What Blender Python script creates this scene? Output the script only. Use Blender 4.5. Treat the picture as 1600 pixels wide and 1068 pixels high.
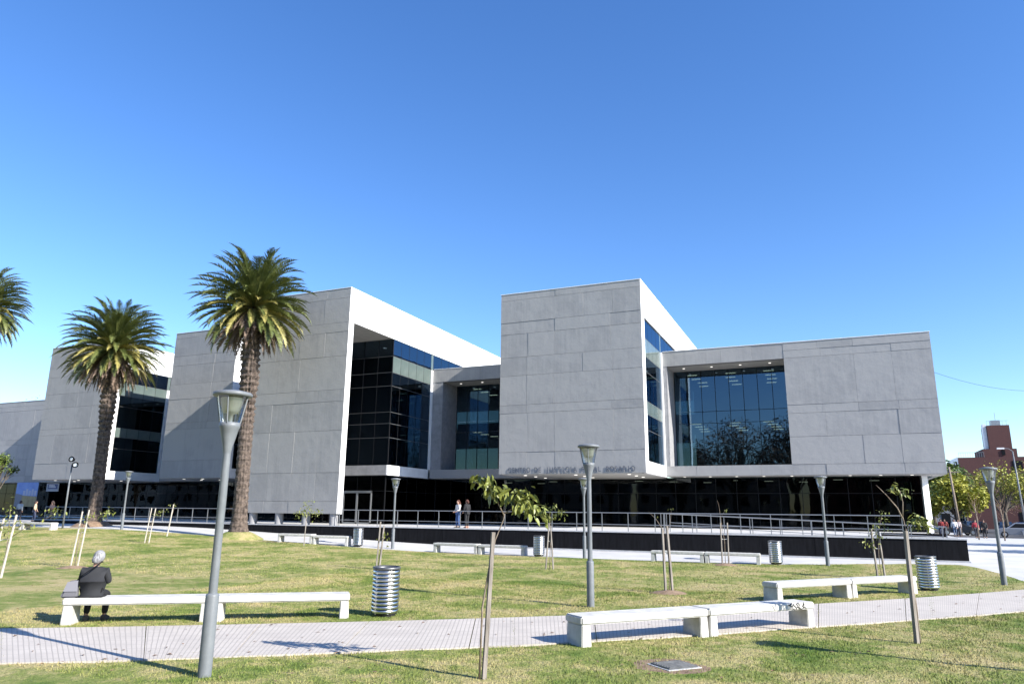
import bpy, bmesh, math, random
from mathutils import Vector, Matrix
random.seed(7)
for o in list(bpy.data.objects): bpy.data.objects.remove(o)
SC = bpy.context.scene
COL = SC.collection
rad = math.radians

# ------------------------------------------------------------------ camera
cam = bpy.data.cameras.new('camera'); camo = bpy.data.objects.new('camera', cam); COL.objects.link(camo)
cam.sensor_width = 36.0; cam.lens = 1117.7 / 1600 * 36.0; cam.clip_start = 0.1; cam.clip_end = 6000
PITCH, ROLL, YAW = 0.23328, 0.010922, -0.41232
cp, sp = math.cos(PITCH), math.sin(PITCH)
R0 = Vector((1, 0, 0)); U0 = Vector((0, -sp, cp)); F0 = Vector((0, cp, sp))
R1 = math.cos(ROLL) * R0 + math.sin(ROLL) * U0; U1 = -math.sin(ROLL) * R0 + math.cos(ROLL) * U0
def to_world(v):   # camera-heading frame -> building-aligned world
    c, s = math.cos(YAW), math.sin(YAW)
    return Vector((v.x * c + v.y * s, -v.x * s + v.y * c, v.z))
R1, U1, F1 = to_world(R1), to_world(U1), to_world(F0)
M = Matrix.Identity(4)
for i in range(3):
    M[i][0] = R1[i]; M[i][1] = U1[i]; M[i][2] = -F1[i]
M.translation = Vector((0, 0, 2.2))
camo.matrix_world = M
SC.camera = camo

# ------------------------------------------------------------------ light
SUN_EL = rad(31)
SUN_AZ = Vector((0.983, -0.185))           # horizontal direction towards the sun
w = bpy.data.worlds.new('World'); SC.world = w; w.use_nodes = True
nt = w.node_tree; nt.nodes.clear()
sky = nt.nodes.new('ShaderNodeTexSky'); sky.sky_type = 'NISHITA'; sky.sun_disc = False
sky.sun_elevation = SUN_EL; sky.sun_rotation = math.atan2(SUN_AZ.x, SUN_AZ.y)
sky.altitude = 30; sky.air_density = 1.0; sky.dust_density = 0.15; sky.ozone_density = 3.2
bg = nt.nodes.new('ShaderNodeBackground'); bg.inputs['Strength'].default_value = 0.114
wo = nt.nodes.new('ShaderNodeOutputWorld')
hs = nt.nodes.new('ShaderNodeHueSaturation'); hs.inputs['Hue'].default_value = 0.5095; hs.inputs['Saturation'].default_value = 1.22
nt.links.new(sky.outputs[0], hs.inputs['Color']); nt.links.new(hs.outputs[0], bg.inputs[0]); nt.links.new(bg.outputs[0], wo.inputs[0])
sl = bpy.data.lights.new('sun', 'SUN'); sl.energy = 4.6; sl.angle = rad(0.5); sl.color = (1.0, 0.95, 0.87)
so = bpy.data.objects.new('sun', sl); COL.objects.link(so)
sd = Vector((SUN_AZ.x * math.cos(SUN_EL), SUN_AZ.y * math.cos(SUN_EL), math.sin(SUN_EL))).normalized()
so.rotation_euler = sd.to_track_quat('Z', 'Y').to_euler(); so.location = (60, -20, 60)
vs = SC.view_settings
vs.view_transform = 'Standard'; vs.look = 'None'; vs.gamma = 1; vs.use_curve_mapping = False
vs.exposure = 1.22
SC.render.engine = 'CYCLES'
try:
    SC.cycles.max_bounces = 7; SC.cycles.transparent_max_bounces = 16; SC.cycles.caustics_reflective = False; SC.cycles.caustics_refractive = False
except Exception: pass

# ------------------------------------------------------------------ materials
def new_mat(name):
    m = bpy.data.materials.new(name); m.use_nodes = True
    t = m.node_tree; b = t.nodes['Principled BSDF']
    return m, t, b
def N(t, typ, **kw):
    n = t.nodes.new(typ)
    for k, v in kw.items():
        if k.startswith('i_'): n.inputs[k[2:].replace('_', ' ')].default_value = v
        else: setattr(n, k, v)
    return n
def ramp(t, stops):
    r = t.nodes.new('ShaderNodeValToRGB'); e = r.color_ramp.elements
    while len(e) < len(stops): e.new(0.5)
    for i, (p, c) in enumerate(stops): e[i].position = p; e[i].color = (c[0], c[1], c[2], 1)
    return r
def surf(name, c1, c2=None, rough=0.7, scale=3.0, detail=6, bump=0.0, bscale=40.0, metal=0.0, spec=0.5, stretch=None, lo=.35, hi=.65):
    m, t, b = new_mat(name)
    b.inputs['Roughness'].default_value = rough; b.inputs['Metallic'].default_value = metal
    b.inputs['Specular IOR Level'].default_value = spec
    tc = N(t, 'ShaderNodeTexCoord'); src = tc.outputs['Object']
    if stretch:
        mp = N(t, 'ShaderNodeMapping'); mp.inputs['Scale'].default_value = stretch
        t.links.new(src, mp.inputs[0]); src = mp.outputs[0]
    if c2:
        n = N(t, 'ShaderNodeTexNoise', i_Scale=scale, i_Detail=detail, i_Roughness=.6); t.links.new(src, n.inputs['Vector'])
        r = ramp(t, [(lo, c1), (hi, c2)]); t.links.new(n.outputs['Fac'], r.inputs[0]); t.links.new(r.outputs[0], b.inputs['Base Color'])
    else: b.inputs['Base Color'].default_value = (*c1, 1)
    if bump:
        n2 = N(t, 'ShaderNodeTexNoise', i_Scale=bscale, i_Detail=5); t.links.new(src, n2.inputs['Vector'])
        bp = N(t, 'ShaderNodeBump', i_Strength=bump, i_Distance=.02); t.links.new(n2.outputs['Fac'], bp.inputs['Height']); t.links.new(bp.outputs[0], b.inputs['Normal'])
    return m

def concrete_wall():
    m, t, b = new_mat('wall_concrete'); b.inputs['Roughness'].default_value = .85
    tc = N(t, 'ShaderNodeTexCoord'); oi = N(t, 'ShaderNodeObjectInfo'); ge = N(t, 'ShaderNodeNewGeometry')
    n1 = N(t, 'ShaderNodeTexNoise', i_Scale=.7, i_Detail=6, i_Roughness=.62); t.links.new(ge.outputs['Position'], n1.inputs['Vector'])
    mp = N(t, 'ShaderNodeMapping'); mp.inputs['Scale'].default_value = (5, 5, .22); t.links.new(ge.outputs['Position'], mp.inputs[0])
    n2 = N(t, 'ShaderNodeTexNoise', i_Scale=1.0, i_Detail=5); t.links.new(mp.outputs[0], n2.inputs['Vector'])
    a = N(t, 'ShaderNodeMath', operation='MULTIPLY_ADD'); t.links.new(n2.outputs['Fac'], a.inputs[0]); a.inputs[1].default_value = .55; t.links.new(n1.outputs['Fac'], a.inputs[2])
    a2 = N(t, 'ShaderNodeMath', operation='MULTIPLY_ADD'); t.links.new(oi.outputs['Random'], a2.inputs[0]); a2.inputs[1].default_value = .36; t.links.new(a.outputs[0], a2.inputs[2])
    r = ramp(t, [(.45, (.25, .249, .25)), (.80, (.283, .281, .28)), (1.15, (.32, .316, .312))]); t.links.new(a2.outputs[0], r.inputs[0]); t.links.new(r.outputs[0], b.inputs['Base Color'])
    n3 = N(t, 'ShaderNodeTexNoise', i_Scale=1.6, i_Detail=9, i_Roughness=.6); t.links.new(ge.outputs['Position'], n3.inputs['Vector'])
    bp = N(t, 'ShaderNodeBump', i_Strength=.4, i_Distance=.06); t.links.new(n3.outputs['Fac'], bp.inputs['Height']); t.links.new(bp.outputs[0], b.inputs['Normal'])
    return m
def grass_mat(name, blades=False):
    m, t, b = new_mat(name); b.inputs['Roughness'].default_value = .8; b.inputs['Specular IOR Level'].default_value = .15
    ge = N(t, 'ShaderNodeNewGeometry')
    n1 = N(t, 'ShaderNodeTexNoise', i_Scale=.42, i_Detail=8, i_Roughness=.68, i_Distortion=.4); t.links.new(ge.outputs['Position'], n1.inputs['Vector'])
    n2 = N(t, 'ShaderNodeTexNoise', i_Scale=3.3, i_Detail=6, i_Roughness=.7); t.links.new(ge.outputs['Position'], n2.inputs['Vector'])
    a = N(t, 'ShaderNodeMath', operation='MULTIPLY_ADD'); t.links.new(n2.outputs['Fac'], a.inputs[0]); a.inputs[1].default_value = .55; t.links.new(n1.outputs['Fac'], a.inputs[2])
    r = ramp(t, [(.58, (.10, .16, .03)), (.72, (.20, .235, .065)), (.84, (.37, .33, .15)), (1.0, (.46, .37, .21))])
    t.links.new(a.outputs[0], r.inputs[0])
    n3 = N(t, 'ShaderNodeTexNoise', i_Scale=60, i_Detail=3); t.links.new(ge.outputs['Position'], n3.inputs['Vector'])
    mx = N(t, 'ShaderNodeMix', data_type='RGBA', blend_type='MULTIPLY'); mx.inputs['Factor'].default_value = .75
    r3 = ramp(t, [(.3, (.45, .45, .4)), (.7, (1.25, 1.25, 1.2))]); t.links.new(n3.outputs['Fac'], r3.inputs[0])
    t.links.new(r.outputs[0], mx.inputs['A']); t.links.new(r3.outputs[0], mx.inputs['B']); t.links.new(mx.outputs['Result'], b.inputs['Base Color'])
    if not blades:
        bp = N(t, 'ShaderNodeBump', i_Strength=.9, i_Distance=.05); n4 = N(t, 'ShaderNodeTexNoise', i_Scale=22, i_Detail=6); t.links.new(ge.outputs['Position'], n4.inputs['Vector'])
        t.links.new(n4.outputs['Fac'], bp.inputs['Height']); t.links.new(bp.outputs[0], b.inputs['Normal'])
    return m
def rib_paving():
    m, t, b = new_mat('ribbed_paving'); b.inputs['Roughness'].default_value = .75
    uv = N(t, 'ShaderNodeUVMap'); mp = N(t, 'ShaderNodeSeparateXYZ'); t.links.new(uv.outputs[0], mp.inputs[0])
    def lines(sock, period, width):
        d = N(t, 'ShaderNodeMath', operation='DIVIDE'); t.links.new(sock, d.inputs[0]); d.inputs[1].default_value = period
        f = N(t, 'ShaderNodeMath', operation='FRACT'); t.links.new(d.outputs[0], f.inputs[0])
        l = N(t, 'ShaderNodeMath', operation='LESS_THAN'); t.links.new(f.outputs[0], l.inputs[0]); l.inputs[1].default_value = width
        return l.outputs[0]
    l1 = lines(mp.outputs[0], .08, .22); l2 = lines(mp.outputs[1], .4, .04)
    mxx = N(t, 'ShaderNodeMath', operation='MAXIMUM'); t.links.new(l1, mxx.inputs[0]); t.links.new(l2, mxx.inputs[1])
    ge = N(t, 'ShaderNodeNewGeometry')
    n = N(t, 'ShaderNodeTexNoise', i_Scale=1.3, i_Detail=7, i_Roughness=.65); t.links.new(ge.outputs['Position'], n.inputs['Vector'])
    r = ramp(t, [(.3, (.42, .38, .335)), (.7, (.52, .472, .415))]); t.links.new(n.outputs['Fac'], r.inputs[0])
    mx = N(t, 'ShaderNodeMix', data_type='RGBA'); t.links.new(mxx.outputs[0], mx.inputs['Factor']); t.links.new(r.outputs[0], mx.inputs['A']); mx.inputs['B'].default_value = (.345, .312, .275, 1)
    t.links.new(mx.outputs['Result'], b.inputs['Base Color'])
    bp = N(t, 'ShaderNodeBump', i_Strength=.5, i_Distance=.006, invert=True); t.links.new(mxx.outputs[0], bp.inputs['Height']); t.links.new(bp.outputs[0], b.inputs['Normal'])
    return m
def glass_mat(name, tint, refl, r0=.10, rmax=.75, wav=.012):
    m = bpy.data.materials.new(name); m.use_nodes = True; t = m.node_tree; t.nodes.clear()
    out = N(t, 'ShaderNodeOutputMaterial'); mix = N(t, 'ShaderNodeMixShader'); tr = N(t, 'ShaderNodeBsdfTransparent'); gl = N(t, 'ShaderNodeBsdfGlossy')
    tr.inputs[0].default_value = (*tint, 1); gl.inputs['Color'].default_value = (*refl, 1); gl.inputs['Roughness'].default_value = .015
    fr = N(t, 'ShaderNodeFresnel', i_IOR=1.5)
    mr = N(t, 'ShaderNodeMapRange'); mr.inputs['From Min'].default_value = .04; mr.inputs['From Max'].default_value = 1; mr.inputs['To Min'].default_value = r0; mr.inputs['To Max'].default_value = rmax
    t.links.new(fr.outputs[0], mr.inputs['Value']); t.links.new(mr.outputs[0], mix.inputs[0]); t.links.new(tr.outputs[0], mix.inputs[1]); t.links.new(gl.outputs[0], mix.inputs[2])
    ge = N(t, 'ShaderNodeNewGeometry'); n = N(t, 'ShaderNodeTexNoise', i_Scale=.9, i_Detail=1); t.links.new(ge.outputs['Position'], n.inputs['Vector'])
    bp = N(t, 'ShaderNodeBump', i_Strength=.25, i_Distance=wav); t.links.new(n.outputs['Fac'], bp.inputs['Height']); t.links.new(bp.outputs[0], gl.inputs['Normal'])
    t.links.new(mix.outputs[0], out.inputs[0]); return m
def emit(name, c, s):
    m, t, b = new_mat(name); b.inputs['Base Color'].default_value = (*c, 1); b.inputs['Emission Color'].default_value = (*c, 1); b.inputs['Emission Strength'].default_value = s; return m

MT = {}
MT['wall'] = concrete_wall()
MT['joint'] = surf('wall_joint', (.16, .16, .17), rough=.9)
MT['white'] = surf('white_paint', (.76, .76, .75), (.84, .84, .83), .6, 1.5, bump=.08, bscale=15)
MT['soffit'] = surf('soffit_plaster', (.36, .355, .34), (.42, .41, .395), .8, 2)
MT['sill'] = surf('sill_concrete', (.22, .222, .23), (.29, .29, .30), .8, 2.5, bump=.1)
MT['glass'] = glass_mat('tinted_glass', (.18, .23, .235), (.5, .74, 1.0), .13, .8)
MT['glass_low'] = glass_mat('shopfront_glass', (.15, .18, .18), (.75, .8, .82), .026, .22)
MT['spandrel'] = surf('spandrel_glass', (.085, .115, .105), (.11, .14, .13), .08, 1.2, spec=.8)
MT['mullion'] = surf('mullion_black', (.012, .013, .015), rough=.8, spec=.1)
MT['transom'] = surf('transom_aluminium', (.11, .115, .12), rough=.7, spec=.2)
MT['interior'] = surf('interior_wall', (.20, .20, .19), (.27, .27, .26), .9, .6)
MT['dark_in'] = surf('interior_dark', (.12, .12, .12), rough=.9)
MT['plinth'] = surf('plinth_black', (.006, .006, .007), (.012, .012, .014), .8, 2.0, spec=.12, stretch=(3, 3, .5))
MT['cap'] = surf('plinth_cap', (.42, .42, .42), (.50, .50, .50), .8, 4)
MT['deck'] = surf('deck_concrete', (.42, .42, .41), (.52, .51, .50), .8, 1.5, bump=.1)
MT['steel'] = surf('brushed_steel', (.50, .51, .52), (.66, .67, .68), .28, 30, metal=1.0, stretch=(1, 1, 12))
MT['dark_steel'] = surf('dark_steel', (.10, .105, .11), (.16, .165, .17), .45, 8, metal=.6)
MT['liner'] = surf('bin_liner', (.015, .015, .016), rough=.6)
MT['rail'] = surf('rail_steel', (.34, .35, .36), rough=.42, metal=.7)
MT['lamp'] = surf('lamp_grey', (.135, .148, .16), (.165, .178, .19), .5, 6, spec=.4)
MT['lampglass'] = glass_mat('lantern_glass', (.88, .90, .88), (1, 1, 1), .08, .8)
MT['lampcore'] = surf('lantern_reflector', (.60, .60, .56), (.72, .72, .66), .3, 8, metal=.2)
MT['bench'] = surf('bench_concrete', (.42, .41, .385), (.56, .55, .52), .85, 5, bump=.25, bscale=50)
MT['grass'] = grass_mat('lawn_grass')
MT['blade'] = grass_mat('grass_blades', True)
MT['paving'] = surf('pale_paving', (.43, .425, .415), (.53, .52, .505), .8, .6, detail=8, bump=.1, bscale=8)
MT['rib'] = rib_paving()
MT['asphalt'] = surf('asphalt', (.045, .046, .05), (.075, .075, .08), .9, 2, bump=.2)
MT['wood'] = surf('stake_wood', (.15, .13, .112), (.29, .26, .23), .85, 4, stretch=(6, 6, .6), bump=.3)
MT['wood_pale'] = surf('stake_wood_pale', (.36, .32, .27), (.54, .50, .44), .85, 4, stretch=(6, 6, .6), bump=.2)
MT['bark'] = surf('sapling_bark', (.15, .115, .085), (.28, .23, .18), .9, 9)
MT['leaf'] = surf('sapling_leaf', (.10, .13, .025), (.24, .25, .06), .45, 3, spec=.4)
MT['leaf_a'] = surf('street_tree_leaf', (.055, .10, .015), (.14, .18, .03), .6, .5)
MT['leaf_b'] = surf('yellowing_leaf', (.22, .24, .03), (.40, .38, .06), .6, .6)
MT['leaf_c'] = surf('russet_leaf', (.12, .07, .045), (.24, .15, .09), .7, .6)
MT['frond'] = surf('palm_frond_green', (.045, .07, .018), (.16, .175, .05), .42, 1.1, spec=.5)
MT['frond_y'] = surf('palm_frond_yellowed', (.20, .19, .05), (.36, .31, .10), .5, 1.1)
MT['frond_d'] = surf('palm_frond_dead', (.075, .05, .035), (.21, .15, .11), .8, 1.4)
MT['palm_trunk'] = surf('palm_trunk', (.035, .026, .021), (.155, .118, .095), .95, 5, bump=.8, bscale=14)
MT['soil'] = surf('bare_soil', (.16, .10, .065), (.27, .19, .12), .95, 6, bump=.5)
MT['trunk'] = surf('tree_bark', (.06, .05, .04), (.13, .11, .09), .95, 5, bump=.5)
m, t, b = new_mat('red_brick'); b.inputs['Roughness'].default_value = .9
ge = N(t, 'ShaderNodeNewGeometry'); sx = N(t, 'ShaderNodeSeparateXYZ'); t.links.new(ge.outputs['Position'], sx.inputs[0]); ad = N(t, 'ShaderNodeMath', operation='ADD'); t.links.new(sx.outputs[0], ad.inputs[0]); t.links.new(sx.outputs[1], ad.inputs[1])
cx = N(t, 'ShaderNodeCombineXYZ'); t.links.new(ad.outputs[0], cx.inputs[0]); t.links.new(sx.outputs[2], cx.inputs[1])
bt = N(t, 'ShaderNodeTexBrick', i_Scale=3.5); bt.inputs['Color1'].default_value = (.115, .042, .036, 1); bt.inputs['Color2'].default_value = (.085, .032, .03, 1); bt.inputs['Mortar'].default_value = (.10, .06, .052, 1)
t.links.new(cx.outputs[0], bt.inputs['Vector']); t.links.new(bt.outputs[0], b.inputs['Base Color']); MT['brick'] = m
MT['letter'] = surf('letter_metal', (.10, .115, .15), (.14, .155, .19), .5, 8, metal=.2)
MT['lightdisc'] = emit('downlight', (1, .96, .88), .55)
MT['ceil'] = emit('ceiling_lamp', (1, .86, .66), 3.5)
def col(name, c, rough=.7, metal=0, spec=.5): 
    if name not in MT: MT[name] = surf(name, c, rough=rough, metal=metal, spec=spec)
    return MT[name]

# ------------------------------------------------------------------ mesh helpers
class MB:
    def __init__(s): s.v = []; s.f = []
    def box(s, x0, x1, y0, y1, z0, z1):
        b = len(s.v); s.v += [(x0,y0,z0),(x1,y0,z0),(x1,y1,z0),(x0,y1,z0),(x0,y0,z1),(x1,y0,z1),(x1,y1,z1),(x0,y1,z1)]
        s.f += [tuple(b+i for i in q) for q in ((0,3,2,1),(4,5,6,7),(0,1,5,4),(1,2,6,5),(2,3,7,6),(3,0,4,7))]; return s
    def hexa(s, pts):
        b = len(s.v); s.v += [tuple(p) for p in pts]
        s.f += [tuple(b+i for i in q) for q in ((0,3,2,1),(4,5,6,7),(0,1,5,4),(1,2,6,5),(2,3,7,6),(3,0,4,7))]; return s
    def tube(s, pts, rads, n=8, caps=True):
        pts = [Vector(p) for p in pts]
        if not hasattr(rads, '__len__'): rads = [rads]*len(pts)
        rings = []; prev = None
        for i, p in enumerate(pts):
            d = (pts[min(i+1, len(pts)-1)] - pts[max(i-1, 0)]).normalized()
            a = prev if prev is not None else (Vector((1,0,0)) if abs(d.x) < .8 else Vector((0,1,0)))
            a = (a - d*a.dot(d)).normalized(); prev = a; c = d.cross(a)
            b = len(s.v)
            for k in range(n):
                t = 2*math.pi*k/n; s.v.append(tuple(p + (a*math.cos(t)+c*math.sin(t))*rads[i]))
            rings.append(b)
        for i in range(len(rings)-1):
            for k in range(n):
                s.f.append((rings[i]+k, rings[i]+(k+1)%n, rings[i+1]+(k+1)%n, rings[i+1]+k))
        if caps:
            s.f.append(tuple(rings[0]+k for k in reversed(range(n)))); s.f.append(tuple(rings[-1]+k for k in range(n)))
        return s
    def lathe(s, prof, n=20, caps=False, c=(0,0,0)):
        b = len(s.v)
        for r, z in prof:
            for k in range(n):
                t = 2*math.pi*k/n; s.v.append((c[0]+r*math.cos(t), c[1]+r*math.sin(t), c[2]+z))
        for i in range(len(prof)-1):
            for k in range(n):
                s.f.append((b+i*n+k, b+i*n+(k+1)%n, b+(i+1)*n+(k+1)%n, b+(i+1)*n+k))
        if caps:
            s.f.append(tuple(b+k for k in reversed(range(n)))); s.f.append(tuple(b+(len(prof)-1)*n+k for k in range(n)))
        return s
    def poly(s, pts):
        b = len(s.v); s.v += [tuple(p) for p in pts]; s.f.append(tuple(range(b, b+len(pts)))); return s
    def mesh(s, name, m, smooth=False):
        me = bpy.data.meshes.new(name); me.from_pydata(s.v, [], s.f); me.update()
        if m is not None: me.materials.append(MT[m] if isinstance(m, str) else m)
        if smooth: me.polygons.foreach_set('use_smooth', [True]*len(me.polygons))
        return me
    def build(s, name, m, parent=None, smooth=False, loc=(0,0,0)):
        return link(name, s.mesh(name, m, smooth), parent, loc)
def link(name, me, parent=None, loc=(0,0,0), rot=None, scale=None):
    o = bpy.data.objects.new(name, me); COL.objects.link(o); o.location = loc
    if rot is not None: o.rotation_euler = rot
    if scale is not None: o.scale = scale if hasattr(scale, '__len__') else (scale,)*3
    if parent is not None: o.parent = parent
    return o
def tag(o, label, cat, group=None):
    o['label'] = label; o['category'] = cat
    if group: o['group'] = group
    return o
def thing(name, label, cat, loc=(0,0,0), rz=0, group=None):
    o = link(name, None, None, loc, (0,0,rz)); o.empty_display_size = .2
    return tag(o, label, cat, group)
def struct(o, kind='structure'): o['kind'] = kind; return o
def copy_tree(o, parent=None):
    c = o.copy(); COL.objects.link(c); c.parent = parent
    for ch in list(o.children): copy_tree(ch, c)
    return c
def S(x, a, b):
    t = min(1, max(0, (x-a)/(b-a))); return t*t*(3-2*t)
def g(u, v):   # ground height
    return .03 + .75*S(-u, 16, 46)*S(v, 16, 33.5) + .2*S(v, 33, 38.5)

# ------------------------------------------------------------------ ground
def axis(lo, hi, step, far):
    a = []; x = lo
    while x < hi+1e-6: a.append(x); x += step
    l = [lo - d for d in far][::-1]; r = [hi + d for d in far]
    return l + a + r
def grid_mesh(name, P, m):
    nr, nc = len(P), len(P[0]); mb = MB(); mb.v = [p for row in P for p in row]
    mb.f = [(i*nc+j, i*nc+j+1, (i+1)*nc+j+1, (i+1)*nc+j) for i in range(nr-1) for j in range(nc-1)]
    return mb.build(name, m, smooth=True)
FAR = [15, 50, 120, 300, 700, 1500, 3000]
xs = axis(-90, 30, 1.2, FAR); ys = axis(-10, 60, 1.2, FAR)
struct(grid_mesh('plaza_paving', [[(x, y, g(x, y)) for x in xs] for y in ys], 'paving'))
def vf(u): return 34.2 + 2.6*S(u, -5, 5)
def ub(v): return 5.9 - 1.2*max(0, (v-33)/3.8)**2*(1 if v > 33 else 0) + 9*S(-v, -27, -22)
rows = []
for i in range(111):
    r = i/110; vt = -8 + r*44.5; row = []
    for j in range(161):
        c = j/160; u = -85 + (1-(1-c)**1.5)*(ub(min(vt, 36.6))+85); v = -8 + r*(vf(u)+8)
        row.append((u, v, g(u, v)+.035 + .012*math.sin(u*3.1+v*1.7)*math.sin(v*2.3)))
    rows.append(row)
struct(grid_mesh('lawn', rows, 'grass'))
# near footpath: slabs between expansion joints
UP = [(-24, 2.2), (-13.78, 8.85), (-10.74, 10.95), (-8.5, 12.6), (-6.22, 14.45), (-3.4, 17.0), (-.47, 20.17), (2.3, 23.4), (5.15, 27.12), (8.2, 31.6)]
LO = [(-20.5, .6), (-10.78, 7.0), (-8.71, 8.45), (-7.1, 9.75), (-4.95, 11.5), (-2.7, 13.65), (-.41, 16.13), (1.8, 18.5), (3.92, 20.98), (7.6, 25.6)]
def cat(P, t):
    i = min(int(t), len(P)-2); f = t-i
    p = [Vector(P[max(0, min(len(P)-1, i+k))]) for k in (-1, 0, 1, 2)]
    return .5*((2*p[1]) + (p[2]-p[0])*f + (2*p[0]-5*p[1]+4*p[2]-p[3])*f*f + (3*p[1]-p[0]-3*p[2]+p[3])*f**3)
fp = link('footpath', None); struct(fp)
slen = 0.0; prevm = None; NS = 12
for si in range(NS):
    mb = MB(); uvs = []; K = 8; t0 = 9*si/NS; t1 = 9*(si+1)/NS - .006
    for k in range(K+1):
        t = t0 + (t1-t0)*k/K; a = cat(UP, t); b = cat(LO, t); mid = (a+b)/2
        if prevm is not None: slen += (mid-prevm).length
        prevm = mid
        for q in range(5):
            p = a.lerp(b, q/4); mb.v.append((p.x, p.y, .088)); uvs.append((slen, (a-b).length*q/4))
    for k in range(K):
        for q in range(4): mb.f.append((k*5+q, k*5+q+1, (k+1)*5+q+1, (k+1)*5+q))
    n0 = len(mb.v)
    edge = [k*5 for k in range(K+1)] + [K*5+q for q in range(1, 5)] + [k*5+4 for k in range(K-1, -1, -1)] + [q for q in range(3, 0, -1)]
    for e in edge: x, y, z = mb.v[e]; mb.v.append((x, y, .0)); uvs.append(uvs[e])
    for k in range(len(edge)): mb.f.append((edge[k], edge[(k+1) % len(edge)], n0+(k+1) % len(edge), n0+k))
    me = mb.mesh('paving_slab', 'rib'); uvl = me.uv_layers.new(name='UVMap')
    for lp in me.loops: uvl.data[lp.index].uv = uvs[lp.vertex_index]
    link('paving_slab', me, fp)
# grass blades (cannot be counted)
def blades(n, umin, umax, vmin, vmax, h, wd, seed):
    rnd = random.Random(seed); V = []; Fc = []
    def on_path(u, v):
        for i in range(len(UP)-1):
            A, B, C, D = Vector(UP[i]), Vector(UP[i+1]), Vector(LO[i+1]), Vector(LO[i]); P = Vector((u, v)); ok = True
            for a, b in ((A, B), (B, C), (C, D), (D, A)):
                if (b-a).cross(P-a)/(b-a).length > -(.035 + .03*math.sin(u*7)*math.sin(v*9)): ok = False; break
            if ok: return True
        return False
    def near_path(u, v): return False
    while n > 0:
        u = rnd.uniform(umin, umax); v = rnd.uniform(vmin, vmax)
        dep = v*.916 - u*.4; lat = u*.916 + v*.4
        if dep < 8.2 or abs(lat) > dep*.76 or u > ub(min(v, 36.6))-.1 or v > vf(u)-.1 or on_path(u, v): continue
        n -= 1; a = rnd.uniform(0, 6.283); z = g(u, v)+.03+(.05 if near_path(u, v) else 0); hh = h*rnd.uniform(.4, 1.2); ln = hh*rnd.uniform(.2, .9); b = len(V)
        dx, dy = math.cos(a)*wd, math.sin(a)*wd; lx = rnd.uniform(-ln, ln); ly = rnd.uniform(-ln, ln)
        V += [(u-dx, v-dy, z), (u+dx, v+dy, z), (u+lx, v+ly, z+hh)]; Fc.append((b, b+1, b+2))
    me = bpy.data.meshes.new('grass_blades'); me.from_pydata(V, [], Fc); me.materials.append(MT['blade'])
    return link('grass_blades', me)
gb = struct(blades(150000, -16, 9, 7, 22, .042, .006, 3), 'stuff'); tag(gb, 'short green and straw coloured grass blades of the lawn', 'grass')
gb = struct(blades(70000, -46, 7, 18, 37, .05, .011, 4), 'stuff'); tag(gb, 'short mown grass farther across the lawn towards the plinth', 'grass')

rf = random.Random(9); mb = MB()
for _ in range(1500):
    u = rf.uniform(-30, 7); v = rf.uniform(6.5, 33)
    z = max(g(u, v)+.06, .095 if v < 26 else 0); a = rf.uniform(0, 6.28); q = rf.uniform(.025, .05); c, s_ = math.cos(a)*q, math.sin(a)*q; t_ = rf.uniform(.0, .02)
    mb.poly([(u-c, v-s_, z), (u+s_*.5, v-c*.5, z+t_), (u+c, v+s_, z+.004), (u-s_*.5, v+c*.5, z+t_)])
fl_ = struct(mb.build('fallen_leaves', 'leaf_c'), 'stuff'); tag(fl_, 'small dry brown leaves scattered over lawn and footpath', 'leaves')

# ------------------------------------------------------------------ the building
ZC = 2.2
BLD = thing('courthouse_building', 'modern grey concrete courthouse with tall cantilevered blocks, white sides and dark glass', 'building', (0, 0, 0))
def box_part(name, m, *b, parent=None): return MB().box(*b).build(name, m, parent or BLD)
def panel_wall(u0, u1, z0, z1, v, bands, colw=2.0, seed=1, thick=.5, cut=None):
    rnd = random.Random(seed)
    wall = box_part('front_wall', 'joint', u0+.01, u1-.01, v+.035, v+thick, z0+.01, z1-.01)
    for i in range(len(bands)-1):
        a, b = bands[i], bands[i+1]
        if b-a < .3: colw2 = colw*1.9
        else: colw2 = colw
        n = max(1, round((u1-u0)/colw2)); xs_ = [u0+(u1-u0)*k/n + (rnd.uniform(-.12, .12) if 0 < k < n else 0) for k in range(n+1)]
        k = 0
        while k < n:
            e = k+1
            if rnd.random() < .45 and e < n: e += 1
            x0, x1 = xs_[k], xs_[e]; k = e
            gz, gx = .008, .004
            b0 = rnd.uniform(0, .018); f = [v - b0 - rnd.uniform(0, .01) for _ in range(2)]; t = rnd.uniform(-.006, .006)
            l = x0 + (gx if x0 > u0+.01 else 0); r = x1 - (gx if x1 < u1-.01 else 0)
            lo = a + (gz if i else 0); hi = b - (gz if i < len(bands)-2 else 0)
            MB().hexa([(l, f[0], lo), (r, f[1], lo), (r, v+.06, lo), (l, v+.06, lo), (l, f[0]+t, hi), (r, f[1]+t, hi), (r, v+.06, hi), (l, v+.06, hi)]).build('concrete_panel', 'wall', wall)
    return wall
PANES = {}
def pane(w_, h_, m, parent, loc, axis_):
    k = (round(w_, 3), round(h_, 3), m, axis_)
    if k not in PANES:
        mb = MB()
        if axis_ == 'u': mb.box(0, w_, 0, .012, 0, h_)
        else: mb.box(0, .012, 0, w_, 0, h_)
        PANES[k] = mb.mesh('glass_pane', m)
    rx = random.uniform(-.0012, .0012); rz = random.uniform(-.0012, .0012)
    return link('glass_pane', PANES[k], parent, loc, (rx if axis_ == 'u' else 0, rx if axis_ == 'v' else 0, rz))
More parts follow.
